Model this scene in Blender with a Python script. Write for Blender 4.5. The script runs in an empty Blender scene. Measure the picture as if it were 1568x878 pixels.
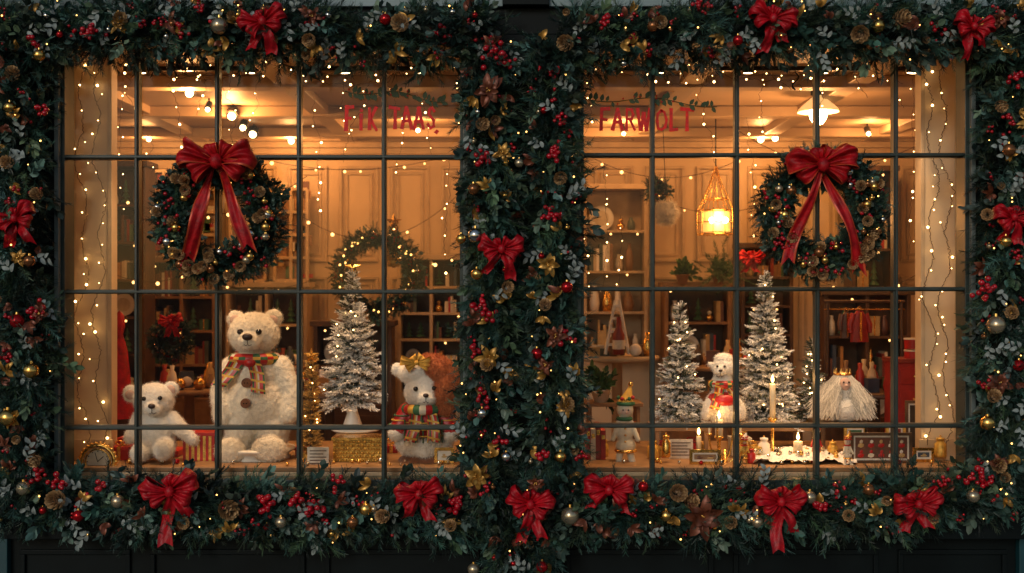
import bpy, math, random
import numpy as np
from mathutils import Vector, Matrix, noise
R=random.Random(11)
rng=np.random.default_rng(11)
D=7.0; CZ=2.1; K=250.0
scn=bpy.context.scene
def sc(y): return (D+y)/D/K
def W(px,py,y=0.0):
    s=sc(y); return Vector(((px-784)*s,y,CZ+(439-py)*s))

# ---------------------------------------------------------------- materials
def mat(name,col,rough=0.6,metal=0.0,var=0.15,vscale=6.0,bump=0.0,bscale=60.0,emit=None,estr=0.0,sheen=0.0,coat=0.0,vc=False,spec=0.5,trans=0.0):
    m=bpy.data.materials.new(name); m.use_nodes=True
    nt=m.node_tree; b=nt.nodes['Principled BSDF']
    b.inputs['Roughness'].default_value=rough
    b.inputs['Metallic'].default_value=metal
    b.inputs['Specular IOR Level'].default_value=spec
    if sheen: 
        b.inputs['Sheen Weight'].default_value=sheen
    if coat: b.inputs['Coat Weight'].default_value=coat
    if trans: b.inputs['Transmission Weight'].default_value=trans
    tc=nt.nodes.new('ShaderNodeTexCoord')
    if vc:
        a=nt.nodes.new('ShaderNodeAttribute'); a.attribute_name='Col'
        nt.links.new(a.outputs['Color'],b.inputs['Base Color'])
    elif var>0:
        n=nt.nodes.new('ShaderNodeTexNoise'); n.inputs['Scale'].default_value=vscale; n.inputs['Detail'].default_value=6
        nt.links.new(tc.outputs['Object'],n.inputs['Vector'])
        mr=nt.nodes.new('ShaderNodeMapRange'); mr.inputs['From Min'].default_value=0.3; mr.inputs['From Max'].default_value=0.7
        nt.links.new(n.outputs['Fac'],mr.inputs['Value'])
        mx=nt.nodes.new('ShaderNodeMix'); mx.data_type='RGBA'
        mx.inputs[6].default_value=(*[c*(1-var) for c in col],1)
        mx.inputs[7].default_value=(*[min(1,c*(1+var)) for c in col],1)
        nt.links.new(mr.outputs['Result'],mx.inputs[0])
        nt.links.new(mx.outputs[2],b.inputs['Base Color'])
        mr2=nt.nodes.new('ShaderNodeMapRange'); mr2.inputs['To Min'].default_value=max(0.02,rough-0.1); mr2.inputs['To Max'].default_value=min(1,rough+0.12)
        nt.links.new(n.outputs['Fac'],mr2.inputs['Value']); nt.links.new(mr2.outputs['Result'],b.inputs['Roughness'])
    else:
        b.inputs['Base Color'].default_value=(*col,1)
    if bump:
        n2=nt.nodes.new('ShaderNodeTexNoise'); n2.inputs['Scale'].default_value=bscale; n2.inputs['Detail'].default_value=4
        nt.links.new(tc.outputs['Object'],n2.inputs['Vector'])
        bp=nt.nodes.new('ShaderNodeBump'); bp.inputs['Strength'].default_value=bump; bp.inputs['Distance'].default_value=0.01
        nt.links.new(n2.outputs['Fac'],bp.inputs['Height']); nt.links.new(bp.outputs['Normal'],b.inputs['Normal'])
    if emit:
        b.inputs['Emission Color'].default_value=(*emit,1); b.inputs['Emission Strength'].default_value=estr
        if estr>0.2: m.cycles.emission_sampling='NONE'
    return m

M={}
M['dark']=mat('dark_green_paint',(0.004,0.007,0.008),0.5,var=0.25,vscale=3,bump=0.05,bscale=30,spec=.12)
M['bar']=mat('glazing_bar_paint',(0.022,0.036,0.034),0.4,var=0.3,vscale=12,bump=0.08,bscale=50)
M['teal']=mat('teal_paint',(0.004,0.045,0.058),0.5,var=0.25,vscale=2,bump=0.05)
M['greyframe']=mat('grey_frame_paint',(0.12,0.15,0.15),0.5,var=0.2,vscale=8)
M['fascia']=mat('fascia_paint',(0.20,0.27,0.29),0.5,var=0.2,vscale=3)
M['cream']=mat('cream_wall',(0.58,0.44,0.28),0.7,var=0.12,vscale=2,bump=0.05,bscale=20)
M['ceil']=mat('ceiling_plaster',(0.44,0.32,0.2),0.55,var=0.18,vscale=1.5)
M['creamwood']=mat('cream_painted_wood',(0.46,0.34,0.21),0.5,var=0.15,vscale=7)
M['wood']=mat('walnut_wood',(0.08,0.04,0.018),0.45,var=0.4,vscale=9)
M['oak']=mat('oak_wood',(0.26,0.14,0.06),0.5,var=0.3,vscale=9)
M['brown']=mat('brown_felt',(0.16,0.06,0.025),0.9,var=0.3,vscale=20,bump=0.5,bscale=150,sheen=0.2)
M['floor']=mat('floor_boards',(0.16,0.09,0.045),0.4,var=0.35,vscale=4)
M['white']=mat('white_enamel',(0.78,0.74,0.66),0.35,var=0.06)
M['snow']=mat('snow_cloth',(0.8,0.77,0.72),0.8,var=0.15,vscale=60,bump=0.8,bscale=90)
M['gold']=mat('gold_metal',(0.80,0.48,0.13),0.25,metal=1,var=0.25,vscale=30,bump=0.1)
M['goldp']=mat('gold_paper',(0.62,0.38,0.08),0.35,metal=0.6,var=0.35,vscale=40,bump=0.5,bscale=120)
M['silver']=mat('silver_bauble',(0.6,0.58,0.52),0.15,metal=1,var=0.1)
M['red']=mat('red_ribbon_satin',(0.40,0.003,0.010),0.42,var=0.4,vscale=22,bump=0.4,bscale=70,spec=.35)
M['red2']=mat('red_velvet_ribbon',(0.38,0.003,0.007),0.5,var=0.45,vscale=22,bump=0.4,bscale=80,spec=.3)
M['redgold']=mat('ribbon_orange_edge',(0.55,0.07,0.02),0.4,metal=0.2,var=0.3,vscale=40)
M['redp']=mat('red_paint',(0.42,0.012,0.012),0.4,var=0.15)
M['decal']=mat('window_lettering_red',(0.72,0.010,0.008),0.6,var=0.3,vscale=40)
M['decalg']=mat('window_leaf_green',(0.03,0.06,0.02),0.6,var=0.3,vscale=40)
M['green']=mat('green_fabric',(0.03,0.12,0.05),0.8,var=0.2,vscale=30,bump=0.3,bscale=200)
M['yellow']=mat('mustard_fabric',(0.6,0.34,0.05),0.7,var=0.2,vscale=30)
M['creamf']=mat('cream_fabric',(0.62,0.55,0.42),0.9,var=0.1,vscale=30,bump=0.3,bscale=200)
M['plush']=mat('cream_plush',(0.80,0.71,0.56),0.95,var=0.12,vscale=45,bump=0.9,bscale=130,sheen=0.3)
M['plushw']=mat('white_plush',(0.82,0.78,0.70),0.95,var=0.1,vscale=45,bump=0.8,bscale=150,sheen=0.3)
M['plushp']=mat('pinkish_plush',(0.62,0.42,0.34),0.95,var=0.1,vscale=45,bump=0.4)
M['rust']=mat('rust_fur',(0.48,0.14,0.045),0.95,var=0.4,vscale=35,bump=0.8,bscale=120,sheen=0.2)
M['black']=mat('black_gloss',(0.01,0.008,0.007),0.12,var=0)
M['nose']=mat('nose_brown',(0.03,0.014,0.01),0.35,var=0.1)
M['wire']=mat('copper_wire',(0.04,0.018,0.008),0.5,metal=0.2,var=0)
M['metal']=mat('black_metal',(0.02,0.018,0.016),0.35,metal=0.7,var=0.1)
M['fol']=mat('fir_needles',(0.04,0.08,0.05),0.5,vc=True,spec=0.4)
M['flock']=mat('flocked_needles',(0.6,0.6,0.6),0.8,vc=True,spec=0.2)
M['hair']=mat('white_yarn',(0.7,0.66,0.58),0.9,vc=True)
M['blocking_core']=mat('garland_blocking_core',(0.004,0.009,0.007),0.9,var=0.4,vscale=30,bump=0.8)  # near-black fill for the added light-blocking tubes
M['berry']=mat('red_berry',(0.40,0.003,0.012),0.22,var=0.45,vscale=50,coat=0.3)
M['cone']=mat('pine_cone',(0.30,0.17,0.07),0.45,metal=0.15,vc=True)
M['bulb']=mat('fairy_bulb',(1,0.8,0.5),0.4,var=0,emit=(1,0.60,0.22),estr=14)
M['gbulb']=mat('garland_bulb',(1,0.7,0.3),0.4,var=0,emit=(1,0.5,0.12),estr=5)
M['globe']=mat('globe_bulb',(1,0.7,0.3),0.4,var=0,emit=(1,0.52,0.16),estr=4)
M['lamp']=mat('lamp_glow',(1,0.8,0.5),0.4,var=0,emit=(1,0.68,0.32),estr=14)
M['shade']=mat('lamp_shade_glass',(0.9,0.8,0.6),0.3,var=0,emit=(1,0.58,0.2),estr=0.8)
M['amber']=mat('amber_lantern_glass',(0.8,0.5,0.2),0.3,var=0,emit=(1,0.46,0.10),estr=1.1)
M['flame']=mat('candle_flame',(1,0.8,0.4),0.4,var=0,emit=(1,0.6,0.18),estr=14)
M['wax']=mat('candle_wax',(0.8,0.68,0.45),0.5,var=0.05)
M['paper']=mat('paper_card',(0.62,0.58,0.5),0.8,var=0.15,vscale=40)
M['terr']=mat('terracotta',(0.35,0.14,0.06),0.7)
M['asphalt']=mat('asphalt',(0.05,0.05,0.052),0.85,var=0.3,vscale=3,bump=0.4,bscale=80)
M['pave']=mat('paving_stone',(0.20,0.20,0.2),0.8,var=0.2,vscale=2,bump=0.2)
M['brick']=mat('brick_wall',(0.16,0.09,0.07),0.85,var=0.3,vscale=10,bump=0.4)
pal=[]
for i,c in enumerate([(0.34,0.02,0.015),(0.05,0.12,0.06),(0.45,0.3,0.12),(0.55,0.48,0.36),(0.12,0.05,0.03),(0.05,0.07,0.10),(0.4,0.18,0.05),(0.25,0.14,0.07),(0.6,0.55,0.45),(0.22,0.03,0.02),(0.08,0.10,0.08),(0.04,0.025,0.015),(0.5,0.42,0.3)]):
    pal.append(mat('goods_colour_%d'%i,c,0.45,var=0.2,vscale=15))
g=bpy.data.materials.new('window_glass'); g.use_nodes=True; nt=g.node_tree
for n in list(nt.nodes): nt.nodes.remove(n)
o=nt.nodes.new('ShaderNodeOutputMaterial'); t=nt.nodes.new('ShaderNodeBsdfTransparent'); t.inputs[0].default_value=(0.97,0.97,0.96,1)
gl=nt.nodes.new('ShaderNodeBsdfGlossy'); gl.inputs['Roughness'].default_value=0.02
mx=nt.nodes.new('ShaderNodeMixShader'); fr=nt.nodes.new('ShaderNodeFresnel'); fr.inputs[0].default_value=1.35
nt.links.new(fr.outputs[0],mx.inputs[0]); nt.links.new(t.outputs[0],mx.inputs[1]); nt.links.new(gl.outputs[0],mx.inputs[2]); nt.links.new(mx.outputs[0],o.inputs[0])
M['glass']=g

# ---------------------------------------------------------------- mesh builder
import bmesh
_ico={}
def ico(sub):
    if sub not in _ico:
        bm=bmesh.new(); bmesh.ops.create_icosphere(bm,subdivisions=sub,radius=1)
        _ico[sub]=([v.co.copy() for v in bm.verts],[tuple(v.index for v in f.verts) for f in bm.faces]); bm.free()
    return _ico[sub]
class MB:
    def __init__(s): s.v=[];s.f=[];s.m=[];s.sm=[];s.mats=[]
    def mi(s,m):
        if isinstance(m,str): m=M[m]
        if m not in s.mats: s.mats.append(m)
        return s.mats.index(m)
    def add(s,vs,fs,m,smooth=False):
        o=len(s.v); s.v.extend([tuple(v) for v in vs])
        if isinstance(m,list):
            for f,mm in zip(fs,m): s.m.append(s.mi(mm))
        else:
            k=s.mi(m); s.m.extend([k]*len(fs))
        s.f.extend([tuple(i+o for i in f) for f in fs]); s.sm.extend([smooth]*len(fs))
    def box(s,a,b,m,rz=0,ry=0):
        a=Vector(a);b=Vector(b); c=(a+b)/2; h=(b-a)/2
        rot=Matrix.Rotation(rz,3,'Z')@Matrix.Rotation(ry,3,'Y')
        vs=[c+rot@Vector((h.x*i,h.y*j,h.z*k)) for i in(-1,1) for j in(-1,1) for k in(-1,1)]
        s.add(vs,[(0,1,3,2),(4,6,7,5),(0,4,5,1),(2,3,7,6),(0,2,6,4),(1,5,7,3)],m)
    def sph(s,c,r,m,sub=2,rot=None):
        vs,fs=ico(sub)
        if not hasattr(r,'__len__'): r=(r,r,r)
        c=Vector(c); out=[]
        for v in vs:
            p=Vector((v.x*r[0],v.y*r[1],v.z*r[2]))
            if rot: p=rot@p
            out.append(c+p)
        s.add(out,fs,m,True)
    def cyl(s,p0,p1,r0,r1,m,n=14):
        p0=Vector(p0);p1=Vector(p1); d=(p1-p0).normalized(); a=d.orthogonal().normalized(); b=d.cross(a)
        vs=[];fs=[]
        for i in range(n):
            t=2*math.pi*i/n; e=a*math.cos(t)+b*math.sin(t); vs.append(p0+e*r0); vs.append(p1+e*r1)
        for i in range(n):
            j=(i+1)%n; fs.append((2*i,2*j,2*j+1,2*i+1))
        s.add(vs,fs,m,True)
        s.add([vs[2*i] for i in range(n)],[tuple(range(n))[::-1]],m); s.add([vs[2*i+1] for i in range(n)],[tuple(range(n))],m)
    def tube(s,pts,r,m,n=5):
        pts=[Vector(p) for p in pts]; vs=[];fs=[]
        for i,p in enumerate(pts):
            d=(pts[min(i+1,len(pts)-1)]-pts[max(i-1,0)]); d=d.normalized() if d.length>1e-9 else Vector((0,0,1))
            a=d.cross(Vector((0.13,1,0.07))).normalized(); b=d.cross(a)
            rr=r[i] if hasattr(r,'__len__') else r
            for k in range(n):
                t=2*math.pi*k/n; vs.append(p+(a*math.cos(t)+b*math.sin(t))*rr)
        for i in range(len(pts)-1):
            for k in range(n):
                k2=(k+1)%n; fs.append((i*n+k,i*n+k2,(i+1)*n+k2,(i+1)*n+k))
        s.add(vs,fs,m,True)
    def lathe(s,c,prof,m,n=24):
        c=Vector(c); vs=[];fs=[]
        for r,z in prof:
            for k in range(n):
                t=2*math.pi*k/n; vs.append(c+Vector((r*math.cos(t),r*math.sin(t),z)))
        for i in range(len(prof)-1):
            for k in range(n):
                k2=(k+1)%n; fs.append((i*n+k,i*n+k2,(i+1)*n+k2,(i+1)*n+k))
        s.add(vs,fs,m,True)
    def torus(s,c,R1,r,m,ax='y',n=40,k=10,sx=1,sz=1,mf=None):
        vs=[];fs=[];ms=[]
        c=Vector(c)
        for i in range(n):
            a=2*math.pi*i/n
            for j in range(k):
                b=2*math.pi*j/k; q=R1+r*math.cos(b); w=r*math.sin(b)
                if ax=='y': p=Vector((q*math.cos(a)*sx,w,q*math.sin(a)*sz))
                else: p=Vector((q*math.cos(a)*sx,q*math.sin(a),w*sz))
                vs.append(c+p)
        for i in range(n):
            for j in range(k):
                i2=(i+1)%n;j2=(j+1)%k
                fs.append((i*k+j,i2*k+j,i2*k+j2,i*k+j2)); ms.append(mf(i,j) if mf else m)
        s.add(vs,fs,ms,True)
    def grid(s,P,m,mf=None,smooth=True):
        h=len(P);w=len(P[0]); vs=[p for row in P for p in row]; fs=[];ms=[]
        for i in range(h-1):
            for j in range(w-1):
                fs.append((i*w+j,i*w+j+1,(i+1)*w+j+1,(i+1)*w+j)); ms.append(mf(i,j) if mf else m)
        s.add(vs,fs,ms,smooth)
    def build(s,name,parent=None,bevel=0,origin=None):
        me=bpy.data.meshes.new(name)
        V=np.array([tuple(v) for v in s.v]); 
        if origin is None:
            mn=V.min(0);mxx=V.max(0); origin=((mn[0]+mxx[0])/2,(mn[1]+mxx[1])/2,mn[2])
        V=V-np.array(origin)
        me.from_pydata(V.tolist(),[],s.f)
        for m in s.mats: me.materials.append(m)
        me.polygons.foreach_set('material_index',s.m); me.polygons.foreach_set('use_smooth',s.sm)
        me.update()
        ob=bpy.data.objects.new(name,me); ob.location=origin; scn.collection.objects.link(ob)
        if bevel:
            md=ob.modifiers.new('bevel','BEVEL'); md.width=bevel; md.segments=2; md.limit_method='ANGLE'
        if parent: par(ob,parent)
        return ob
def par(ob,parent):
    ob.parent=parent; ob.matrix_parent_inverse=Matrix.Translation(-Vector(parent.location))
def empty(name,loc=(0,0,0)):
    e=bpy.data.objects.new(name,None); e.location=loc; e.empty_display_size=0.1; scn.collection.objects.link(e); return e
def quads_obj(name,V,C,m,parent=None):
    N=len(V); n=N*4
    me=bpy.data.meshes.new(name)
    org=V.reshape(-1,3).mean(0); Vl=(V.reshape(-1,3)-org).astype(np.float32)
    me.vertices.add(n); me.vertices.foreach_set('co',Vl.ravel())
    me.loops.add(n); me.loops.foreach_set('vertex_index',np.arange(n,dtype=np.int32))
    me.polygons.add(N); me.polygons.foreach_set('loop_start',np.arange(0,n,4,dtype=np.int32))
    me.update(calc_edges=True)
    a=me.color_attributes.new('Col','FLOAT_COLOR','POINT')
    c4=np.ones((N,4,4),np.float32)
    c4[:,:,:3]=C[:,None,:] if C.ndim==2 else C
    a.data.foreach_set('color',c4.ravel())
    me.materials.append(M[m] if isinstance(m,str) else m)
    ob=bpy.data.objects.new(name,me); ob.location=org; scn.collection.objects.link(ob)
    if parent: par(ob,parent)
    return ob

# ---------------------------------------------------------------- foliage templates
def unit(a): return a/np.maximum(np.linalg.norm(a,axis=-1,keepdims=True),1e-9)
def needle_tmpl(n,ln,w,spread,seed,flat=False):
    r=np.random.default_rng(seed)
    t=np.linspace(0.04,1,n); az=np.arange(n)*2.4+r.normal(0,.3,n)
    if flat: az=np.where(np.arange(n)%2==0,0,np.pi)+r.normal(0,.45,n)
    L=ln*(1-0.5*t)*r.uniform(.75,1.15,n); ang=spread*(1-.55*t)+r.normal(0,.08,n)
    d=np.stack([np.sin(ang)*np.cos(az),np.sin(ang)*np.sin(az),np.cos(ang)],-1)
    curve=0.06*np.sin(t*2)
    b=np.stack([curve,0*t,t],-1)
    s=unit(np.cross(d,r.normal(0,1,(n,3))))*w
    Q=np.stack([b-s*.5,b+s*.5,b+d*L[:,None]+s*.18,b+d*L[:,None]-s*.18],1)
    st=[]
    for k in range(3):
        sd=np.array([math.cos(k*1.05),math.sin(k*1.05),0])*w*0.6
        st.append([np.array([0,0,0])-sd,sd,np.array([.05,0,1])+sd*.3,np.array([.05,0,1])-sd*.3])
    return np.concatenate([Q,np.array(st)],0)
def leaf_tmpl(n,ln,wd,seed):
    r=np.random.default_rng(seed); Q=[]
    for i in range(n):
        t=(i+1)/n; az=i*2.4+r.normal(0,.3); ang=0.95*(1-.6*t)
        d=np.array([math.sin(ang)*math.cos(az),math.sin(ang)*math.sin(az),math.cos(ang)])
        s=unit(np.cross(d,r.normal(0,1,3))); up=np.cross(d,s)
        L=ln*r.uniform(.8,1.2); b=np.array([0,0,t*.9])
        Q.append([b,b+d*L*.35+s*wd-up*.03,b+d*L*.75+s*wd*.8,b+d*L]); Q.append([b,b+d*L,b+d*L*.75-s*wd*.8,b+d*L*.35-s*wd-up*.03])
    return np.array(Q)
T_fir=[needle_tmpl(40,0.34,0.026,1.15,i) for i in range(3)]
T_flat=[needle_tmpl(44,0.30,0.028,1.0,10+i,True) for i in range(2)]
T_long=[needle_tmpl(26,0.75,0.018,0.75,20+i) for i in range(2)]
T_leaf=[leaf_tmpl(8,0.42,0.12,30+i) for i in range(2)]
def inst(T,P,Dr,S):
    N=len(P); z=unit(Dr); x=unit(np.cross(z,rng.normal(0,1,(N,3)))); y=np.cross(z,x)
    Rm=np.stack([x,y,z],-1)*S[:,None,None]
    return np.einsum('nij,kvj->nkvi',Rm,T)+P[:,None,None,:]
def scatter(temps,P,Dr,S,C,var=0.3):
    Vs=[];Cs=[]; k=rng.integers(0,len(temps),len(P))
    for i,T in enumerate(temps):
        q=k==i
        if q.sum()==0: continue
        V=inst(T,P[q],Dr[q],S[q]); n=V.shape[1]
        c=np.repeat(C[q][:,None,:],n,1)*rng.uniform(1-var,1+var,(q.sum(),n,1))
        Vs.append(V.reshape(-1,4,3)); Cs.append(c.reshape(-1,3))
    return np.concatenate(Vs),np.concatenate(Cs)
def sample_path(pts,n):
    pts=np.array(pts); seg=np.linalg.norm(np.diff(pts,axis=0),axis=1); cum=np.concatenate([[0],np.cumsum(seg)])
    u=rng.uniform(0,cum[-1],n); P=np.stack([np.interp(u,cum,pts[:,i]) for i in range(3)],-1)
    e=0.02; Q=np.stack([np.interp(np.minimum(u+e,cum[-1]),cum,pts[:,i])-np.interp(np.maximum(u-e,0),cum,pts[:,i]) for i in range(3)],-1)
    return P,unit(Q),cum[-1],u
def foliage(name,pts,r,dens,parent,size=(0.11,0.20),droop=0.25,lump=.26):
    pts=np.array([tuple(p) for p in pts])
    L=np.linalg.norm(np.diff(pts,axis=0),axis=1).sum()
    allV=[];allC=[]
    greens=np.array([[.028,.080,.058],[.042,.105,.085],[.015,.050,.040],[.050,.098,.050],[.050,.118,.105],[.068,.115,.065]])*0.95
    for temps,frac,szk in ((T_fir,.36,1.0),(T_flat,.30,1.0),(T_long,.14,0.9),(T_leaf,.20,0.85)):
        n=int(L*dens*frac)
        P,Tn,_,u=sample_path(pts,n)
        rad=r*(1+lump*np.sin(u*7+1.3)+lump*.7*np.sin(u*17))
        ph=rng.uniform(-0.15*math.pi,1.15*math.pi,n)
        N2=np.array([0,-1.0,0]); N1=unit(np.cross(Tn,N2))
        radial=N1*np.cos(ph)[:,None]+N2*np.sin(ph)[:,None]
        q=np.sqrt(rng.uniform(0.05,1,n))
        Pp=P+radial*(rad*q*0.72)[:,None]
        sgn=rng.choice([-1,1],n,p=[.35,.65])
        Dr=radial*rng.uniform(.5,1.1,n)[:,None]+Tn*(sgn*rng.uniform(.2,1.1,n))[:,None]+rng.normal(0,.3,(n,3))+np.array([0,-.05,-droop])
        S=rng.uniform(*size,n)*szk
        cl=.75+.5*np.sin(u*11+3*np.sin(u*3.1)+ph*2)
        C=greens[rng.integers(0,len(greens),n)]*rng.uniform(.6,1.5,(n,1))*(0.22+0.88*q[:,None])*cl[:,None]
        if temps is T_leaf:
            fz=rng.uniform(0,1,(n,1)); C=np.where(fz<.3,C*1.1+np.array([.07,.09,.085])*q[:,None],C*np.array([1.45,1.3,1.35]))
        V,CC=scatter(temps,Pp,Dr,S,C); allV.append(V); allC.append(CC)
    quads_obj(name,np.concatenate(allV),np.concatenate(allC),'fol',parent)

# ---------------------------------------------------------------- world + camera
w=bpy.data.worlds.new('World'); scn.world=w; w.use_nodes=True; nt=w.node_tree
bg=nt.nodes['Background']; sky=nt.nodes.new('ShaderNodeTexSky'); sky.sky_type='NISHITA'; sky.sun_disc=False
sky.sun_elevation=math.radians(22); sky.sun_rotation=math.radians(203); sky.air_density=1.3; sky.dust_density=1.0
nt.links.new(sky.outputs[0],bg.inputs[0]); bg.inputs[1].default_value=0.07
sl=bpy.data.lights.new('sun','SUN'); sl.energy=0.7; sl.angle=math.radians(18); sl.color=(1,0.96,0.9)
so=bpy.data.objects.new('sun',sl); scn.collection.objects.link(so); so.location=(-3,-6,8)
so.rotation_euler=Vector((0.36,0.85,-0.37)).to_track_quat('-Z','Y').to_euler()
cam=bpy.data.cameras.new('camera'); co=bpy.data.objects.new('camera',cam); scn.collection.objects.link(co)
co.location=(0,-D,CZ); co.rotation_euler=(math.radians(90),0,0); cam.lens=36*D/(1568/K); cam.clip_end=800
cam.dof.use_dof=True; cam.dof.focus_distance=7.05; cam.dof.aperture_fstop=1.7
scn.camera=co
scn.view_settings.view_transform='Standard'; scn.view_settings.look='None'; scn.view_settings.exposure=0

def light(name,loc,e,col=(1,.55,.25),rad=0.05,spot=None,parent=None):
    l=bpy.data.lights.new(name,'SPOT' if spot else 'POINT'); l.energy=e; l.color=col; l.shadow_soft_size=rad
    ob=bpy.data.objects.new(name,l); ob.location=loc; scn.collection.objects.link(ob)
    if spot:
        tgt,ang=spot; l.spot_size=math.radians(ang); l.spot_blend=0.7
        ob.rotation_euler=(Vector(tgt)-Vector(loc)).to_track_quat('-Z','Y').to_euler()
    if parent: par(ob,parent)
    return ob

# ---------------------------------------------------------------- ground
b=MB(); b.add([(-300,-300,0),(300,-300,0),(300,300,0),(-300,300,0)],[(0,1,2,3)],'asphalt'); b.build('ground',origin=(0,0,0))
b=MB()
for i in range(-14,14):
    for j in range(4):
        b.box((i*.7+.004,-2.9+j*.7+.004,0.004),(i*.7+.696,-2.9+j*.7+.696,0.13),'pave')
b.build('pavement',bevel=0.004)
b=MB()
for i in range(-11,11): b.box((i*.9+.004,-3.06,0.004),(i*.9+.896,-2.905,0.135),'pave')
b.build('kerb',bevel=0.01)

# ---------------------------------------------------------------- shop building
shop=empty('shop_building',(0,0,0))
def X(px): return (px-784)/K
def Z(py): return CZ+(439-py)/K
winL=(X(95),X(712)); winR=(X(886),X(1482)); zb=Z(746); zt=Z(56)
b=MB()
b.box((winL[1],-0.06,zb),(winR[0],0.14,zt),'dark')
b.box((X(716),-0.075,zb+.1),(X(728),-0.06,zt),'bar'); b.box((X(870),-0.075,zb+.1),(X(882),-0.06,zt),'bar')
b.box((X(-10),-0.06,zb),(winL[0],0.14,zt),'dark'); b.box((winR[1],-0.06,zb),(X(1578),0.14,zt),'dark')
b.box((-5.5,-0.03,0.13),(X(-10),0.14,6.5),'teal'); b.box((X(1578),-0.03,0.13),(5.5,0.14,6.5),'teal')
b.build('piers',shop,bevel=0.004)
b=MB()
b.box((X(22),-0.05,0.13),(X(1550),0.14,Z(815)),'dark')
b.box((X(22),-0.20,Z(815)),(X(1550),0.14,zb),'dark')
for x0,x1 in ((38,205),(235,470),(500,735),(865,1090),(1120,1340),(1370,1535)):
    za,zc=Z(838),0.22; t=.03
    b.box((X(x0),-0.072,za-t),(X(x1),-0.05,za),'dark'); b.box((X(x0),-0.072,zc),(X(x1),-0.05,zc+t),'dark')
    b.box((X(x0),-0.072,zc+t),(X(x0)+t,-0.05,za-t),'dark'); b.box((X(x1)-t,-0.072,zc+t),(X(x1),-0.05,za-t),'dark')
b.box((-5.5,-0.09,0.13),(5.5,-0.075,0.19),'dark')
b.box((X(-10),-0.10,0.13),(X(22),0.14,zb),'teal'); b.box((X(1550),-0.10,0.13),(X(1578),0.14,zb),'teal')
b.build('stall_riser',shop,bevel=0.004)
b=MB()
b.box((X(-10),-0.06,zt),(X(1578),0.14,Z(16)),'dark')
b.box((X(225),-0.10,Z(16)),(X(770),0.14,Z(-8)),'fascia'); b.box((X(840),-0.10,Z(16)),(X(1578),0.14,Z(-8)),'fascia')
b.box((X(-10),-0.09,Z(16)),(X(225),0.14,Z(-8)),'teal'); b.box((X(770),-0.14,Z(16)),(X(840),0.14,Z(-8)),'dark')
b.box((-5.5,-0.12,Z(-8)),(5.5,0.14,Z(-30)),'fascia'); b.box((X(-10),-0.04,Z(-30)),(X(1578),0.14,Z(-140)),'teal'); b.box((-5.6,-0.25,Z(-140)),(5.6,0.14,Z(-165)),'fascia')
b.box((X(-10),-0.03,Z(-165)),(X(1578),0.14,6.5),'brick')
b.build('fascia',shop,bevel=0.004)
yb=4.6; zc=3.62; xr=4.4
b=MB()
b.box((-xr-.1,0.14,0.1),(xr+.1,yb+.1,0.3),'floor')
b.build('shop_floor',shop)
b=MB(); b.box((-xr-.1,0.14,zc),(xr+.1,yb+.1,zc+.1),'ceil')
for xx in (-3.2,-1.7,-.15,1.2,2.4,3.5): b.box((xx,0.3,zc-.07),(xx+.16,yb-.14,zc-.001),'ceil')
for yy in (1.2,2.6,3.9): b.box((-xr,yy,zc-.09),(xr,yy+.16,zc-.003),'ceil')
b.build('shop_ceiling',shop,bevel=.008)
b=MB()
b.box((-xr-.1,0.14,.3),(-xr,yb+.1,zc),'cream'); b.box((xr,0.14,.3),(xr+.1,yb+.1,zc),'cream'); b.box((-xr,yb,.3),(xr,yb+.1,zc),'cream')
for i,(dz,dy) in enumerate(((0,.14),(.06,.10),(.12,.05))):
    b.box((-xr,yb-dy,zc-.06-dz),(xr,yb-.001,zc-.001-dz),'creamwood')
n=17; wd=2*xr/n
for i in range(n):
    x0=-xr+i*wd+.06;x1=x0+wd-.12
    for za,zb2 in ((2.35,3.32),(1.35,2.2)):
        t=.03
        for ins,dd in ((0,.03),(.06,.015)):
            b.box((x0+ins,yb-dd,zb2-t-ins),(x1-ins,yb-.001,zb2-ins),'creamwood');b.box((x0+ins,yb-dd,za+ins),(x1-ins,yb-.001,za+t+ins),'creamwood')
            b.box((x0+ins,yb-dd,za+t+ins),(x0+t+ins,yb-.001,zb2-t-ins),'creamwood');b.box((x1-t-ins,yb-dd,za+t+ins),(x1-ins,yb-.001,zb2-t-ins),'creamwood')
b.build('shop_walls',shop,bevel=.004)
b=MB()
for a,c in ((-xr,X(95)-.02),(X(1482)+.02,xr)): b.box((a,0.145,.3),(c,0.2,zc-.01),'cream')
b.build('front_lining',shop)

def window(x0,x1,vs,hs,name):
    e=empty(name,((x0+x1)/2,0,zb))
    b=MB(); f=.05
    b.box((x0,-0.035,zb),(x0+f*.6,0.12,zt),'bar'); b.box((x1-f*.6,-0.035,zb),(x1,0.12,zt),'bar')
    b.box((x0+f*.6,-0.035,zb),(x1-f*.6,0.12,zb+f),'bar'); b.box((x0+f*.6,-0.035,zt-f),(x1-f*.6,0.12,zt),'bar')
    b.box((x0-.02,-0.075,zb),(x0+.008,-0.036,zt),'greyframe'); b.box((x1-.008,-0.075,zb),(x1+.02,-0.036,zt),'greyframe')
    b.build('frame',e,bevel=.004)
    b=MB(); 
    for px in vs:
        x=X(px); b.box((x-.014,-0.012,zb+f),(x+.014,0.052,zt-f),'bar'); b.box((x-.007,-0.03,zb+f),(x+.007,-0.012,zt-f),'bar')
    for py in hs:
        z=Z(py); b.box((x0+f*.6,-0.009,z-.0135),(x1-f*.6,0.050,z+.0135),'bar'); b.box((x0+f*.6,-0.033,z-.007),(x1-f*.6,-0.010,z+.007),'bar')
    b.build('glazing_bars',e,bevel=.002)
    b=MB()
    b.add([(x0,.03,zb),(x1,.03,zb),(x1,.03,zt),(x0,.03,zt)],[(0,1,2,3)],'glass'); b.build('glass_pane',e)
    return e
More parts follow.
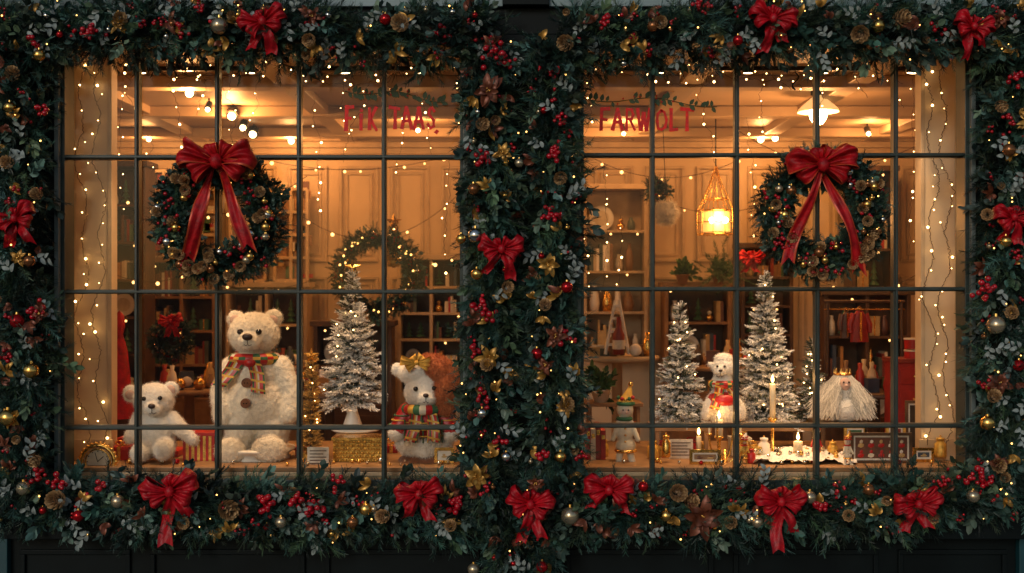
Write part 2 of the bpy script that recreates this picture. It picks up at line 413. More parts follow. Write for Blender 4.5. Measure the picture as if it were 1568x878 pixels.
window(winL[0],winL[1],(210,333,458,588),(241,447,655),'shop_window')
window(winR[0],winR[1],(999,1128,1251,1371),(238,443,652),'shop_window')
pz=0.97
for a,c in ((winL[0],winL[1]),(winR[0],winR[1])):
    b=MB(); b.box((a-.1,0.15,.3),(c+.1,1.35,pz-.03),'creamwood'); b.box((a-.12,0.148,pz-.03),(c+.12,1.38,pz),'oak'); b.build('display_platform',bevel=.006)
def pilaster(px0,px1,y):
    p0=W(px0,700,y);p1=W(px1,700,y); b=MB(); b.box((p0.x,y,pz),(p1.x,y+.12,zc-.01),'cream')
    b.box((p0.x-.02,y-.015,pz+.002),(p1.x+.02,y-.001,pz+.14),'creamwood')
    b.box((p0.x-.006,y-.008,pz+.142),(p0.x+.02,y-.001,zc-.02),'creamwood'); b.box((p1.x-.02,y-.008,pz+.142),(p1.x+.006,y-.001,zc-.02),'creamwood')
    b.build('cream_pilaster',bevel=.004)
pilaster(111,170,.42); pilaster(1411,1466,.42)

# ---------------------------------------------------------------- garlands
GY=-0.17
def gp(l,y=GY): return [W(a,c,y) for a,c in l]
gar=[
 ([(-30,66),(60,54),(180,50),(330,46),(470,50),(560,62),(650,56),(750,44)],.155),
 ([(862,58),(960,64),(1060,50),(1180,46),(1300,52),(1420,50),(1520,50),(1600,64)],.155),
 ([(31,70),(28,160),(36,250),(22,340),(34,450),(42,550),(36,650),(30,735)],.155),
 ([(1547,60),(1550,120),(1537,210),(1549,300),(1535,430),(1540,550),(1534,650),(1527,730)],.155),
 ([(750,60),(748,150),(752,250),(755,330),(760,420),(750,510),(752,600),(745,700),(765,780),(792,840),(796,900)],.135),
 ([(850,60),(851,130),(846,220),(853,330),(851,420),(848,500),(851,600),(848,700),(838,775),(812,850),(796,905)],.135),
 ([(0,745),(90,766),(200,774),(320,777),(460,781),(600,779),(735,775)],.15),
 ([(870,779),(980,783),(1120,779),(1260,777),(1380,770),(1470,758),(1580,738)],.15)]
gobj=[]
for pts,r in gar:
    P=gp(pts); e=empty('christmas_garland',P[len(P)//2]); 
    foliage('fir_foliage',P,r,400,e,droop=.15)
    q=[];rr=[]
    for i in range(len(P)-1):
        for k in range(8):
            t=k/8; p=P[i].lerp(P[i+1],t); q.append(p+Vector((0,.04,0))); rr.append(r*.42*(1+.3*math.sin(i*8+k)))
    b=MB(); b.tube(q,rr,'blocking_core',10); b.build('blocking_core',e)  # dark tube added to block light through gaps in the sprigs
    gobj.append(dict(e=e,P=P,r=r,mb=MB(),q=[]))
def nearest(p):
    best=None
    for g_ in gobj:
        P=g_['P']
        for i in range(len(P)-1):
            a,c=P[i],P[i+1]; d=c-a; t=max(0,min(1,(p-a).dot(d)/d.length_squared)); dd=(a+d*t-p).length
            if best is None or dd<best[0]: best=(dd,g_)
    return best[1]
def berries(mb,c,n=9,s=1.0,m='berry'):
    for i in range(n):
        d=Vector((R.gauss(0,1),R.gauss(0,.6),R.gauss(0,1)))*.021*s
        mb.sph(c+d,R.uniform(.009,.0165)*s,m,1 if s<1 else 2)
def petal(mb,c,ang,L,wd,m,lift,curl=.1):
    d=Vector((math.cos(ang),-lift,math.sin(ang))).normalized(); s=d.cross(Vector((0,-1,0))).normalized(); up=Vector((0,-1,0))
    tw=R.uniform(-.7,.7); s=(s*math.cos(tw)+up*math.sin(tw)).normalized(); bend=s*R.uniform(-.25,.25)
    rows=[]
    for i in range(6):
        t=i/5; ww=wd*math.sin(math.pi*min(1,t*.88+.1))**.8*(1 if i<5 else .05); cc=c+d*L*t+up*L*(curl*math.sin(t*3)-.25*t*t)+bend*L*t*t
        rows.append([cc-s*ww+up*ww*.5,cc,cc+s*ww+up*ww*.5])
    mb.grid(rows,m)
def poinsettia(mb,c,s,m):
    a0=R.random()*3
    for i in range(7): petal(mb,c,a0+i*.9+R.gauss(0,.22),s*R.uniform(.75,1.1),s*.23,m,R.uniform(.1,.5))
    for i in range(6): petal(mb,c+Vector((0,-.01,0)),a0+.4+i*1.05+R.gauss(0,.2),s*.62,s*.18,m,R.uniform(.5,1.1))
    for i in range(6): mb.sph(c+Vector((R.gauss(0,.006),-.03,R.gauss(0,.006))),.005,'gold',1)
def pinecone(g_,c,s,gold=1.0):
    ax=Vector((R.gauss(0,.5),-1,R.gauss(0,.5))).normalized()
    a=ax.orthogonal().normalized(); bb=ax.cross(a)
    n=46
    for i in range(n):
        t=i/n; an=i*2.4; rr=s*(math.sin(math.pi*(.12+.80*(1-t)))**.8)*.75
        rad=a*math.cos(an)+bb*math.sin(an); base=c+ax*(t*1.1-.4)*s+rad*rr*.35
        d=(rad*(1-t*.6)+ax*(.35+t)).normalized(); sd=d.cross(ax).normalized(); up=sd.cross(d)
        L=rr*.85+s*.15; q=[base-sd*s*.08,base+d*L*.8-sd*s*.20,base+d*L+up*s*.05,base+d*L*.8+sd*s*.20]
        cb=np.array([.10,.045,.02]); ct=np.array([.80,.50,.24])*gold
        g_['q'].append((np.array([tuple(v) for v in [q[0],q[1],q[2],q[3]]]),np.array([cb,cb*.5+ct*.5,ct,cb*.5+ct*.5])))
def bauble(mb,c,r,m):
    mb.sph(c,r,m,3); mb.cyl(c+Vector((0,0,r*.95)),c+Vector((0,0,r*1.25)),r*.25,r*.22,'gold',8)
FY=-0.34
dec_b=[(140,45,1.2),(135,56,1.1),(245,30,1),(215,36,1),(282,45,1.1),(50,62,1.1),(303,12,1),(485,30,1),(672,50,1.2),(925,30,1.2),(1068,8,1.1),(968,62,1),(760,82,1.4),(775,95,1.2),(750,72,1.2),(850,330,1.2),(838,325,1),(740,240,1.2),(735,470,1.3),(745,480,1.2),(727,535,1.2),(852,230,1.1),
(152,745,1.2),(60,735,1.2),(88,738,1.2),(410,778,1.4),(400,768,1.1),(455,765,1.3),(485,778,1.4),(470,785,1.2),(518,735,1.2),(690,778,1.3),(700,770,1.2),(745,750,1),(832,695,1.3),(770,680,1.2),(1500,728,1.3),(1490,735,1.2),(1512,736,1.1),(1285,750,1),(1258,775,1.1),(1440,738,1),(1515,440,1.3),(1505,450,1.2),(58,480,1.3),(48,476,1.2),(60,168,1.1),(14,308,1),(1556,120,1.3),(1548,185,1),(1437,42,1),(848,112,1),(740,610,1.1),(1510,590,1),(1555,395,1),(848,240,1.1),(890,700,1),(1085,8,1),(8,545,1),(860,182,1),(868,515,1.2)]
for px,py,s in dec_b:
    p=W(px,py,FY+R.uniform(-.03,.02)); berries(nearest(p)['mb'],p,10,s*.95)
for px,py,s in [(90,765,.085),(345,778,.09),(1035,755,.08),(615,38,.08),(870,65,.075),(1318,50,.08),(1375,30,.075),(183,32,.065),(865,620,.065),(1055,770,.065),(590,790,.065),(1525,712,.065),(20,118,.065),(748,560,.06),(690,808,.055),(15,250,.06),(1120,800,.06),(1300,790,.055),(1550,480,.06),(1512,330,.055),(735,190,.06),(860,270,.06),(55,700,.06),(475,60,.06),(1520,610,.06),(280,800,.055),(775,440,.055),(835,470,.055),(60,300,.055),(1010,35,.06),(1530,160,.055)]:
    p=W(px,py,FY-.015); pinecone(nearest(p),p,s*.9,R.uniform(.7,1.1))
bronze=mat('bronze_petal',(0.16,0.045,0.022),0.4,metal=0.35,var=0.4,vscale=20)
goldleaf=mat('gold_petal',(0.42,0.22,0.045),0.35,metal=0.5,var=0.45,vscale=25)
frost=mat('frosted_leaf',(0.24,0.28,0.27),0.6,var=0.35,vscale=30)
for px,py,s,m in [(748,140,.11,bronze),(840,405,.085,goldleaf),(1075,790,.15,bronze),(868,622,.07,goldleaf),(730,730,.10,goldleaf),(1530,585,.09,bronze),(850,515,.08,bronze),(185,38,.08,goldleaf),(18,640,.07,goldleaf),(1530,30,.07,bronze),(62,480,.06,bronze),(1530,710,.07,bronze),(748,548,.09,goldleaf),(835,560,.06,bronze),(820,740,.06,bronze),(770,235,.07,goldleaf),(480,25,.06,bronze),(30,395,.06,goldleaf)]:
    p=W(px,py,FY-.01); poinsettia(nearest(p)['mb'],p,s,m)
redb=mat('red_bauble',(0.4,0.006,0.01),0.12,metal=0.6,var=0.1); pearl=mat('champagne_bauble',(0.5,0.4,0.26),0.25,metal=0.8,var=.15); brownb=mat('brown_bauble',(0.28,0.11,0.04),0.2,metal=0.7,var=.15)
for px,py,r,m in [(336,40,13,pearl),(1525,498,14,pearl),(728,361,12,'silver'),(873,790,14,pearl),(12,640,13,'gold'),(48,568,12,'gold'),(26,492,11,redb),(822,542,9,redb),(36,748,11,pearl),(1505,42,12,'gold'),(775,700,8,'silver'),(795,250,7,pearl),(60,85,9,'gold'),(706,366,8,'gold'),(180,768,10,pearl),(560,780,10,'gold'),(1240,762,10,pearl),(1345,40,10,'gold'),(1130,62,8,redb),(1512,648,11,'gold'),(738,633,8,'silver'),(1490,760,10,pearl),(1020,790,9,'gold'),(725,872,9,pearl),(830,868,9,redb),(120,790,9,redb),(540,800,9,brownb),(985,745,8,redb),(1330,750,9,brownb),(1000,40,9,brownb),(590,30,9,redb),(45,400,9,brownb),(1560,560,9,redb),(725,290,9,brownb),(868,440,9,redb),(430,800,9,pearl),(1160,800,9,pearl),(858,700,9,'gold'),(730,420,9,'gold'),(1540,370,9,'gold'),(15,165,9,'gold'),(1545,230,10,brownb)]:
    p=W(px,py,FY-.02); bauble(nearest(p)['mb'],p,r*sc(FY),m)
for g_ in gobj:
    pts=np.array([tuple(p) for p in g_['P']]); L=np.linalg.norm(np.diff(pts,axis=0),axis=1).sum()
    n=int(L*44); P,Tn,_,u=sample_path(pts,n)
    for i in range(n):
        rr=g_['r']*1.05; a=R.uniform(.12,.88)*math.pi; N1=np.cross(Tn[i],[0,-1,0]); rad=Vector(N1*math.cos(a)+np.array([0,-1,0])*math.sin(a))
        p=Vector(P[i])+rad*rr*R.uniform(.9,1.18); k=R.random(); mb=g_['mb']
        if k<.18: berries(mb,p,R.randint(2,5),.8)
        elif k<.40:
            m_=R.choice([goldleaf,bronze,goldleaf,bronze]); a0=R.random()*6.3
            for j in range(R.randint(3,5)): petal(mb,p,a0+j*.6+R.gauss(0,.2),R.uniform(.04,.085),R.uniform(.012,.02),m_,R.uniform(.1,.7))
        elif k<.56:
            a0=R.random()*6.3
            for j in range(R.randint(4,6)): petal(mb,p+Vector((math.cos(a0)*.02*j,0,math.sin(a0)*.02*j)),a0+(1 if j%2 else -1)*.8,R.uniform(.035,.055),.013,frost,R.uniform(.1,.6))
        elif k<.64: bauble(mb,p,R.uniform(.012,.023),R.choice(['gold',pearl,redb,brownb,'silver']))
        elif k<.67: pinecone(g_,p,R.uniform(.03,.045),R.uniform(.7,1))
        elif k<.82: mb.sph(p+rad*.02,R.uniform(.003,.0062),'gbulb',1)
def finish(g_):
    g_['mb'].build('ornaments',g_['e'])
    if g_['q']:
        quads_obj('pine_cones',np.array([a for a,c in g_['q']]),np.array([c for a,c in g_['q']]),'cone',g_['e'])

# ---------------------------------------------------------------- bows
def ribbon_strip(mb,cpts,wv,m,edge=None,nw=8,ruff=.0,notch=True):
    rows=[];n=len(cpts)
    for i,(c,wvv) in enumerate(zip(cpts,wv)):
        row=[]
        for j in range(nw+1):
            v=j/nw*2-1
            off=Vector((0,-1,0))*ruff*math.cos(v*5+i*.35)
            p=Vector(c)+Vector(wvv)*v+off
            if notch and i==n-1: p=p+(Vector(cpts[-1])-Vector(cpts[-2]))*(abs(v)*1.6-.6)
            row.append(p)
        rows.append(row)
    mb.grid(rows,m,(lambda i,j:(edge if (j==0 or j==nw-1) else m)) if edge else None)
def bow(px,py,s,y=-0.38,tails=((-.35,-1.3),(.3,-1.2)),m='red',edge=None,tw=.24,seed=0,name='red_ribbon_bow',tilt=0):
    rr=random.Random(seed+px*7+py); S=s*sc(y); c=W(px,py,y); mb=MB()
    def loop(ang,L,wd,side,yo):
        rows=[]; nu=24;nw=18
        dx=Vector((side*math.cos(ang),0,math.sin(ang))); dz=Vector((-side*math.sin(ang),0,math.cos(ang)))
        ph=rr.random()*6; ph2=rr.random()*6
        for i in range(nu+1):
            u=i/nu; su=math.sin(math.pi*u); xx=su**.85*L; yy=-math.sin(2*math.pi*u)*L*.34-L*.10*su
            ww=wd*(.20+.80*su**1.1)
            row=[]
            for j in range(nw+1):
                v=j/nw*2-1
                pl=math.sin(v*8+ph)*L*.085*(1-.5*su)+math.sin(v*3+ph+u*4)*L*.05+math.sin(v*5+u*6+ph2)*L*.035
                row.append(c+dx*(xx*(1-.12*v*v+.05*math.sin(v*4+ph2)))+dz*(v*ww+math.sin(u*9+ph)*L*.035)+Vector((0,yy+pl+yo,0)))
            rows.append(row)
        mb.grid(rows,m,(lambda i,j:(edge if (j==0 or j==nw-1) else m)) if edge else None)
    t=tilt
    loop(.32+t+rr.gauss(0,.07),S*.95,S*.38,-1,0); loop(.32-t+rr.gauss(0,.07),S*.95,S*.38,1,0)
    loop(-.42+t+rr.gauss(0,.1),S*.72,S*.30,-1,-.01); loop(-.42-t+rr.gauss(0,.1),S*.72,S*.30,1,-.01)
    loop(1.0+rr.gauss(0,.15),S*.55,S*.26,1,.015); loop(1.05+rr.gauss(0,.15),S*.5,S*.24,-1,.015)
    for tx,tz in tails:
        n=18; cp=[];wv=[]
        ph=rr.random()*6
        for i in range(n+1):
            u=i/n; cp.append(c+Vector((tx*S*(u**.8)+math.sin(u*5+ph)*S*.06, -math.sin(u*6+ph)*S*.13+u*.02,tz*S*u)))
            a=math.sin(u*5+ph)*.6; ww=S*tw*(.35+.65*min(1,u*2.5)); wv.append(Vector((math.cos(a)*ww,math.sin(a)*ww*.8,-tx*ww*.25)))
        ribbon_strip(mb,cp,wv,m,edge,8,S*.03)
    vs,fs=ico(3); out=[]
    for v in vs: out.append(c+Vector((v.x*S*.16*(1+.15*math.sin(v.z*9)),v.y*S*.17-S*.16,v.z*S*.19*(1+.1*math.sin(v.x*11)))))
    mb.add(out,fs,m,True)
    return mb.build(name)
for px,py,s,tl in [(403,34,40,((-.45,-1.0),(.3,-1.15))),(1183,30,40,((-.3,-1.2),(.5,-.8))),(1490,42,34,((-.35,-1.4),(.4,-.8))),(24,335,36,((-.4,-1.2),(.5,-1.0))),(1551,333,34,((-.4,-1.1),(.4,-1.2))),(768,382,38,((-.7,-1.0),(.4,-1.2))),
  (262,752,48,((-.2,-1.7),(.55,-.9))),(642,757,40,((-.5,-.9),(.4,-1.0))),(812,772,40,((-.3,-1.5),(.4,-1.3))),(932,750,42,((-.6,-.7),(.7,-.9))),(1195,768,42,((-.1,-1.8),(.5,-1.2))),(1405,772,40,((-.4,-1.1),(.4,-.9)))]:
    bow(px,py,s,tails=tl,tilt=R.gauss(0,.18))
for g_ in gobj: finish(g_)

# ---------------------------------------------------------------- wreaths
def wreath(px,py,Ro,Ri,y,dens=420,name='christmas_wreath',size=(.07,.12),orn=1.0,lights=0,r_=None):
    s=sc(y); c=W(px,py,y); Rm=(Ro+Ri)/2*s; r=(Ro-Ri)/2*s
    P=[c+Vector((Rm*math.cos(a),0,Rm*math.sin(a))) for a in np.linspace(0,2*math.pi,37)]
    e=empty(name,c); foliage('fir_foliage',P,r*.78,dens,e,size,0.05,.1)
    b=MB(); b.torus(c+Vector((0,.01,0)),Rm,r*.45,'blocking_core'); b.build('blocking_core',e)  # dark ring added behind the sprigs to block light
    g_=dict(e=e,P=P,r=r,mb=MB(),q=[])
    for i in range(int(110*orn)):
        a=R.random()*6.283; q=R.uniform(-.75,.75); p=c+Vector(((Rm+q*r)*math.cos(a),-r*math.sqrt(1-q*q)*1.12-.01,(Rm+q*r)*math.sin(a)))
        k=R.random()
        if k<.36: berries(g_['mb'],p,R.randint(2,4),.9*min(1,r/.1))
        elif k<.70: bauble(g_['mb'],p,R.uniform(.016,.032)*min(1,r/.1),R.choice([pearl,'gold','gold',brownb,'silver']))
        elif k<.88: pinecone(g_,p,.045*min(1,r/.1),1)
        elif k<.92: g_['mb'].sph(p,.005,'gbulb',1)
    for i in range(lights):
        a=R.random()*6.283; q=R.uniform(-.6,.6); g_['mb'].sph(c+Vector(((Rm+q*r)*math.cos(a),-r*1.05,(Rm+q*r)*math.sin(a))),.010,'gbulb',1)
    finish(g_); return e
wreath(338,334,101,46,-.15,1000); wreath(1257,326,99,46,-.15,1000)
bow(333,248,62,y=-.32,tails=((-.80,-2.4),(.70,-2.1)),m='red2',edge='redgold',tw=.20)
bow(1258,254,58,y=-.32,tails=((-.8,-2.5),(1.05,-2.75)),m='red2',edge='redgold',tw=.20)

# ---------------------------------------------------------------- lettering
FONT={'F':[[(0,0),(.05,1)],[(0,.97),(.85,1)],[(0,.52),(.6,.5)]],'I':[[(.3,0),(.35,.7)],[(.3,.95),(.4,.9)]],'K':[[(.1,0),(.1,1)],[(.15,.45),(.85,1)],[(.25,.55),(.9,0)]],
'T':[[(.5,0),(.5,1)],[(0,1),(1,.96)]],'A':[[(0,0),(.5,1)],[(.5,1),(1,0)],[(.2,.35),(.8,.38)]],'S':[[(.9,.85),(.6,1),(.2,.9),(.15,.65),(.8,.4),(.85,.12),(.45,0),(.05,.15)]],
'R':[[(.05,0),(.05,1)],[(.05,.97),(.65,.95),(.8,.75),(.6,.52),(.1,.5)],[(.4,.5),(.95,0)]],'W':[[(0,1),(.25,0)],[(.25,0),(.5,.8)],[(.5,.8),(.75,0)],[(.75,0),(1,1)]],
'O':[[(.5,1),(.1,.8),(0,.45),(.2,.08),(.5,0),(.85,.15),(1,.5),(.85,.88),(.5,1)]],'L':[[(.05,1),(.05,0)],[(.05,.03),(.9,.05)]],'.':[[(.1,0),(.4,.1)]]}
def lettering(items,leaves,name):
    mb=MB(); k=0
    for ch,px,py,wd,h in items:
        for st in FONT[ch]:
            k+=1; y=.022-(k%12)*.0006
            P=[W(px+a*wd+R.gauss(0,.4),py+1-c*(h+2)+R.gauss(0,.6),y) for a,c in st]
            for a,c in zip(P[:-1],P[1:]):
                d=(c-a).normalized(); sd=Vector((d.z,0,-d.x)); big=2.3 if ch=='S' or ch=='O' or ch=='R' else 2.9
                w0=R.uniform(.95,1.25)*big*sc(y);w1=R.uniform(.8,1.2)*big*sc(y)
                a2=a-d*w0*.5; c2=c+d*w1*.6
                k+=1; dy=Vector((0,-.0003*(k%7),0))
                m_=(a2+c2)/2
                mb.add([v+dy for v in (a2-sd*w0,a2+sd*w0*.9,m_+sd*w0*.78,c2+sd*w1,c2-sd*w1*.8,m_-sd*w1*.8)],[(0,1,2,3,4,5)],'decal')
    (x0,y0),(x1,y1)=leaves; n=24; pts=[]
    for i in range(n+1):
        t=i/n; pts.append(W(x0+(x1-x0)*t,y0+(y1-y0)*t+math.sin(t*9)*4-math.sin(t*3.14)*3,.012))
    mb.tube(pts,.0028,'decalg',4)
    for i in range(1,n):
        for sg in (-1,1):
            if R.random()<.35: continue
            a=pts[i]; an=sg*R.uniform(.6,1.3)+(0 if R.random()<.5 else .3); d=Vector((math.cos(an),0,math.sin(an))); s2=Vector((-d.z,0,d.x)); L=R.uniform(8,14)*sc(0); wd=L*.27
            y=Vector((0,-.001*(i%5)-.003,0))
            mb.add([a+y,a+d*L*.35+s2*wd+y,a+d*L*.7+s2*wd*.8+y,a+d*L+y,a+d*L*.7-s2*wd*.8+y,a+d*L*.35-s2*wd+y],[(0,1,2,3,4,5)],'decalg')
    for i in range(8):
        a=pts[R.randint(1,n)]; mb.sph(a+Vector((0,-.005,R.uniform(-.02,.02))),.007,'redp',1)
    return mb.build(name)
lettering([('F',530,199,13,34),('I',549,198,12,30),('K',564,198,14,31),('T',597,196,15,30),('A',615,196,15,30),('A',634,197,15,31),('S',655,196,11,30),('.',667,202,6,10)],((528,140),(682,155)),'window_lettering')
lettering([('F',921,199,13,31),('A',938,198,15,30),('R',959,198,13,30),('W',976,198,19,30),('O',1006,198,14,28),('L',1027,199,11,30),('T',1043,199,18,31)],((895,152),(1098,162)),'window_lettering')

# ---------------------------------------------------------------- string lights
def strand(mb,pts,step=.055,r=.0065,jit=.012,wr=.0013):
    pts=[Vector(p) for p in pts]; 
    fine=[]
    for i in range(len(pts)-1):
        for k in range(5):
            t=k/5; fine.append(pts[i].lerp(pts[i+1],t)+Vector((R.gauss(0,.004),R.gauss(0,.003),R.gauss(0,.003))))
    fine.append(pts[-1]); mb.tube(fine,wr,'wire',4)
    acc=0
    for a,c in zip(fine[:-1],fine[1:]):
        acc+=(c-a).length
        if acc>step*R.uniform(.5,1.8):
            acc=0; p=c+Vector((R.gauss(0,jit),R.uniform(-.015,0),R.gauss(0,jit)))
            mb.tube([c,p],.001,'wire',3); mb.sph(p,r*R.choice([.5,.6,.75,.9,1.3]),'bulb',1)
def lights(pxa,pxb,n,name):
    mb=MB()
    for i in range(n):
        px=pxa+(pxb-pxa)*(i+R.uniform(.1,.9))/n; y=R.uniform(.12,.6); L=R.choice([60,90,120,150,180,200]); x=px; pts=[]
        m=max(3,L//14); dr=R.gauss(0,2.5); y0=R.uniform(60,95)
        for k in range(m+1):
            pts.append(W(x,y0+k*14,y)); x+=R.gauss(dr,6)
        strand(mb,pts,.12)
    for k in range(3):
        x0=pxa+R.uniform(0,160); x1=pxb-R.uniform(0,160); y=R.uniform(.1,.5); a=R.uniform(70,100); pts=[]
        a2=a+R.uniform(-10,30); amp=R.uniform(25,60); f=R.uniform(1.3,2.8)
        for i in range(31):
            t=i/30; pts.append(W(x0+(x1-x0)*t,a+(a2-a)*t+amp*abs(math.sin(t*f*math.pi))+R.gauss(0,3),y))
        strand(mb,pts,.22)
    return mb.build(name)
lights(175,705,10,'fairy_string_lights'); lights(895,1405,9,'fairy_string_lights')
for a,c in ((114,166),(1414,1462)):
    mb=MB()
    for x in (a+12,c-14):
        pts=[];xx=x;ph=R.random()*6
        for k in range(60):
            xx=x+math.sin(k*.55+ph)*7+math.sin(k*.21+ph)*6+R.gauss(0,1); pts.append(W(xx,80+k*10.2,.385))
        strand(mb,pts,.19,.0068,.025,.0022)
    mb.build('fairy_string_lights')
mb=MB()  # bulb strands modelled as stand-ins for reflected lights deeper in the room
for px,p0,p1,y in ((905,290,440,1.2),(925,250,450,1.3),(948,330,440,1.2),(690,240,420,1.0),(480,150,330,1.2),(188,120,330,.9),(1395,120,400,1.0),(1140,180,360,1.4),(620,170,270,1.6),(640,140,240,1.9)):
    pts=[];x=px
    for k in range(10):
        x+=R.gauss(0,3); pts.append(W(x,p0+(p1-p0)*k/9,y))
    strand(mb,pts,.11,.007)
mb.build('reflected_bulb_strands')
# warm globe festoons strung through the room (read as soft points of light)
mb=MB()
for x0,y0,x1,y1,sag,y in ((180,300,470,270,45,3.2),(340,225,700,235,30,3.8),(460,330,700,300,50,3.9),(175,420,330,390,25,3.3),(895,235,1140,240,35,3.7),(1000,300,1240,270,40,3.9),(1130,200,1400,225,40,3.0),(1255,430,1405,420,20,2.9),(600,395,705,390,12,3.7),(340,435,470,432,10,3.6)):
    pts=[W(x0+(x1-x0)*t,y0+(y1-y0)*t+sag*4*t*(1-t),y) for t in np.linspace(0,1,16)]; mb.tube(pts,.003,'wire',4)
    L_=sum((b_-a_).length for a_,b_ in zip(pts[:-1],pts[1:])); nb=max(4,int(L_/.2))
    for k in range(nb):
        if R.random()<.25: continue
        t=(k+.5+R.uniform(-.3,.3))/nb; p=W(x0+(x1-x0)*t,y0+(y1-y0)*t+sag*4*t*(1-t)+3,y); mb.sph(p,R.uniform(.008,.019),'globe',2)
mb.build('globe_string_lights')

# ---------------------------------------------------------------- plush helper
def fuse(blobs,vox,sm=5):
    vs,fs=ico(3); V=[];F=[]
    for c,r,rot in blobs:
        o=len(V); V+= [tuple(Vector(c)+(rot@Vector((v.x*r[0],v.y*r[1],v.z*r[2])) if rot else Vector((v.x*r[0],v.y*r[1],v.z*r[2])))) for v in vs]; F+=[tuple(i+o for i in f) for f in fs]
    me=bpy.data.meshes.new('t'); me.from_pydata(V,[],F); ob=bpy.data.objects.new('t',me); scn.collection.objects.link(ob)
    m=ob.modifiers.new('r','REMESH'); m.mode='VOXEL'; m.voxel_size=vox
    s=ob.modifiers.new('s','SMOOTH'); s.iterations=sm; s.factor=.5
    dg=bpy.context.evaluated_depsgraph_get(); me2=bpy.data.meshes.new_from_object(ob.evaluated_get(dg))
    bpy.data.objects.remove(ob); bpy.data.meshes.remove(me); return me2
def plush(name,blobs,m,parent,vox=.008,amp=.0035,fs_=55,fuzz=0,fl=.012,fcol=(.8,.71,.56),sm=5,grav=.3):
    me=fuse(blobs,vox,sm); n=len(me.vertices)
    co_=np.zeros(n*3);me.vertices.foreach_get('co',co_);co_=co_.reshape(-1,3); no=np.zeros(n*3); me.vertices.foreach_get('normal',no) ; no=no.reshape(-1,3)
    for i in range(n):
        p=Vector(co_[i]); a=noise.noise(p*fs_)+.5*noise.noise(p*fs_*2.3); co_[i]+=no[i]*a*amp
    org=co_.mean(0); me.vertices.foreach_set('co',(co_-org).ravel()); me.polygons.foreach_set('use_smooth',[True]*len(me.polygons)); me.update()
    me.materials.clear(); me.materials.append(M[m] if isinstance(m,str) else m)
    me.name=name; ob=bpy.data.objects.new(name,me); ob.location=org; scn.collection.objects.link(ob); par(ob,parent)
    if fuzz:
        k=rng.integers(0,n,fuzz); b0=co_[k]+rng.normal(0,vox*.5,(fuzz,3)); b0=b0-no[k]*.002
        d=unit(no[k]+rng.normal(0,.55,(fuzz,3))+np.array([0,0,-grav])); L=fl*rng.uniform(.5,1.3,(fuzz,1)); s=unit(np.cross(d,rng.normal(0,1,(fuzz,3))))*max(.0007,fl*.05)
        t2=b0+d*L+np.array([0,0,-1])*L*grav*.5
        V=np.stack([b0-s,b0+s,t2+s*.3,t2-s*.3],1); C=np.array(fcol)*rng.uniform(.8,1.15,(fuzz,1))
        quads_obj('fur',V,C,'hair',parent)
    return ob
class L:
    def __init__(s,px,py,y): s.o=W(px,py,y); s.s=sc(y); s.px=px; s.py=py
    def p(s,px,py,dy=0): return s.o+Vector(((px-s.px)*s.s,dy*s.s,(s.py-py)*s.s))
    def e(s,px,py,rx,rz,ry=None,dy=0,ang=0):
        ry=ry or (rx+rz)/2; rot=Matrix.Rotation(ang,3,'Y') if ang else None
        return (s.p(px,py,dy),(rx*s.s,ry*s.s,rz*s.s),rot)
    def c(s,a,c,r0,r1,n=7):
        return [((tuple(s.p(*a).lerp(s.p(*c),i/(n-1)))),((r0+(r1-r0)*i/(n-1))*s.s,)*3,None) for i in range(n)]
tart=lambda i,j:['redp','green','redp','yellow','green','creamf','redp','redp'][(i)%8] if j%4 else ['green','redp','yellow'][i%3]
def scarf(mb,f,px,py,Rx,r,ends,dyc=0,mf=tart):
    c=f.p(px,py,dyc); s=f.s
    mb.torus(c,Rx*s,r*s,'redp','z',44,12,1,1.0,lambda i,j:mf(i//2,j))
    for (x0,y0,x1,y1,wd,dy) in ends:
        rows=[]
        for i in range(15):
            t=i/14; cx=x0+(x1-x0)*t+math.sin(t*4)*1.5; cy=y0+(y1-y0)*t
            rows.append([f.p(cx+v*wd,cy+v*2,dy+math.sin(t*5+v)*2) for v in np.linspace(-1,1,9)])
        mb.grid(rows,'redp',mf=lambda i,j:['redp','green','redp','yellow','creamf','redp','redp','green'][(j)%8] if i%4 else 'yellow')
        for v in np.linspace(-1,1,9): mb.tube([f.p(x1+v*wd,y1,dy),f.p(x1+v*wd*1.1+R.gauss(0,1),y1+7,dy-1)],.0018,'creamf',4)
def face(mb,f,eyes,nose,er=4.5,nr=(7,5),mouth=True,mz=0):
    for ex,ey,ed in eyes:
        mb.sph(f.p(ex,ey,ed),er*f.s,'black',3)
    mb.sph(f.p(*nose),(nr[0]*f.s,nr[0]*.6*f.s,nr[1]*f.s),'nose',3)
    if mouth:
        x,y,d=nose; mb.tube([f.p(x,y+nr[1],d+1),f.p(x,y+nr[1]+5,d+1)],.0022,'nose',5)
        mb.tube([f.p(x-6,y+nr[1]+6,d+4),f.p(x-2,y+nr[1]+8,d+2),f.p(x,y+nr[1]+5,d+1),f.p(x+2,y+nr[1]+8,d+2),f.p(x+6,y+nr[1]+6,d+4)],.0022,'nose',5)

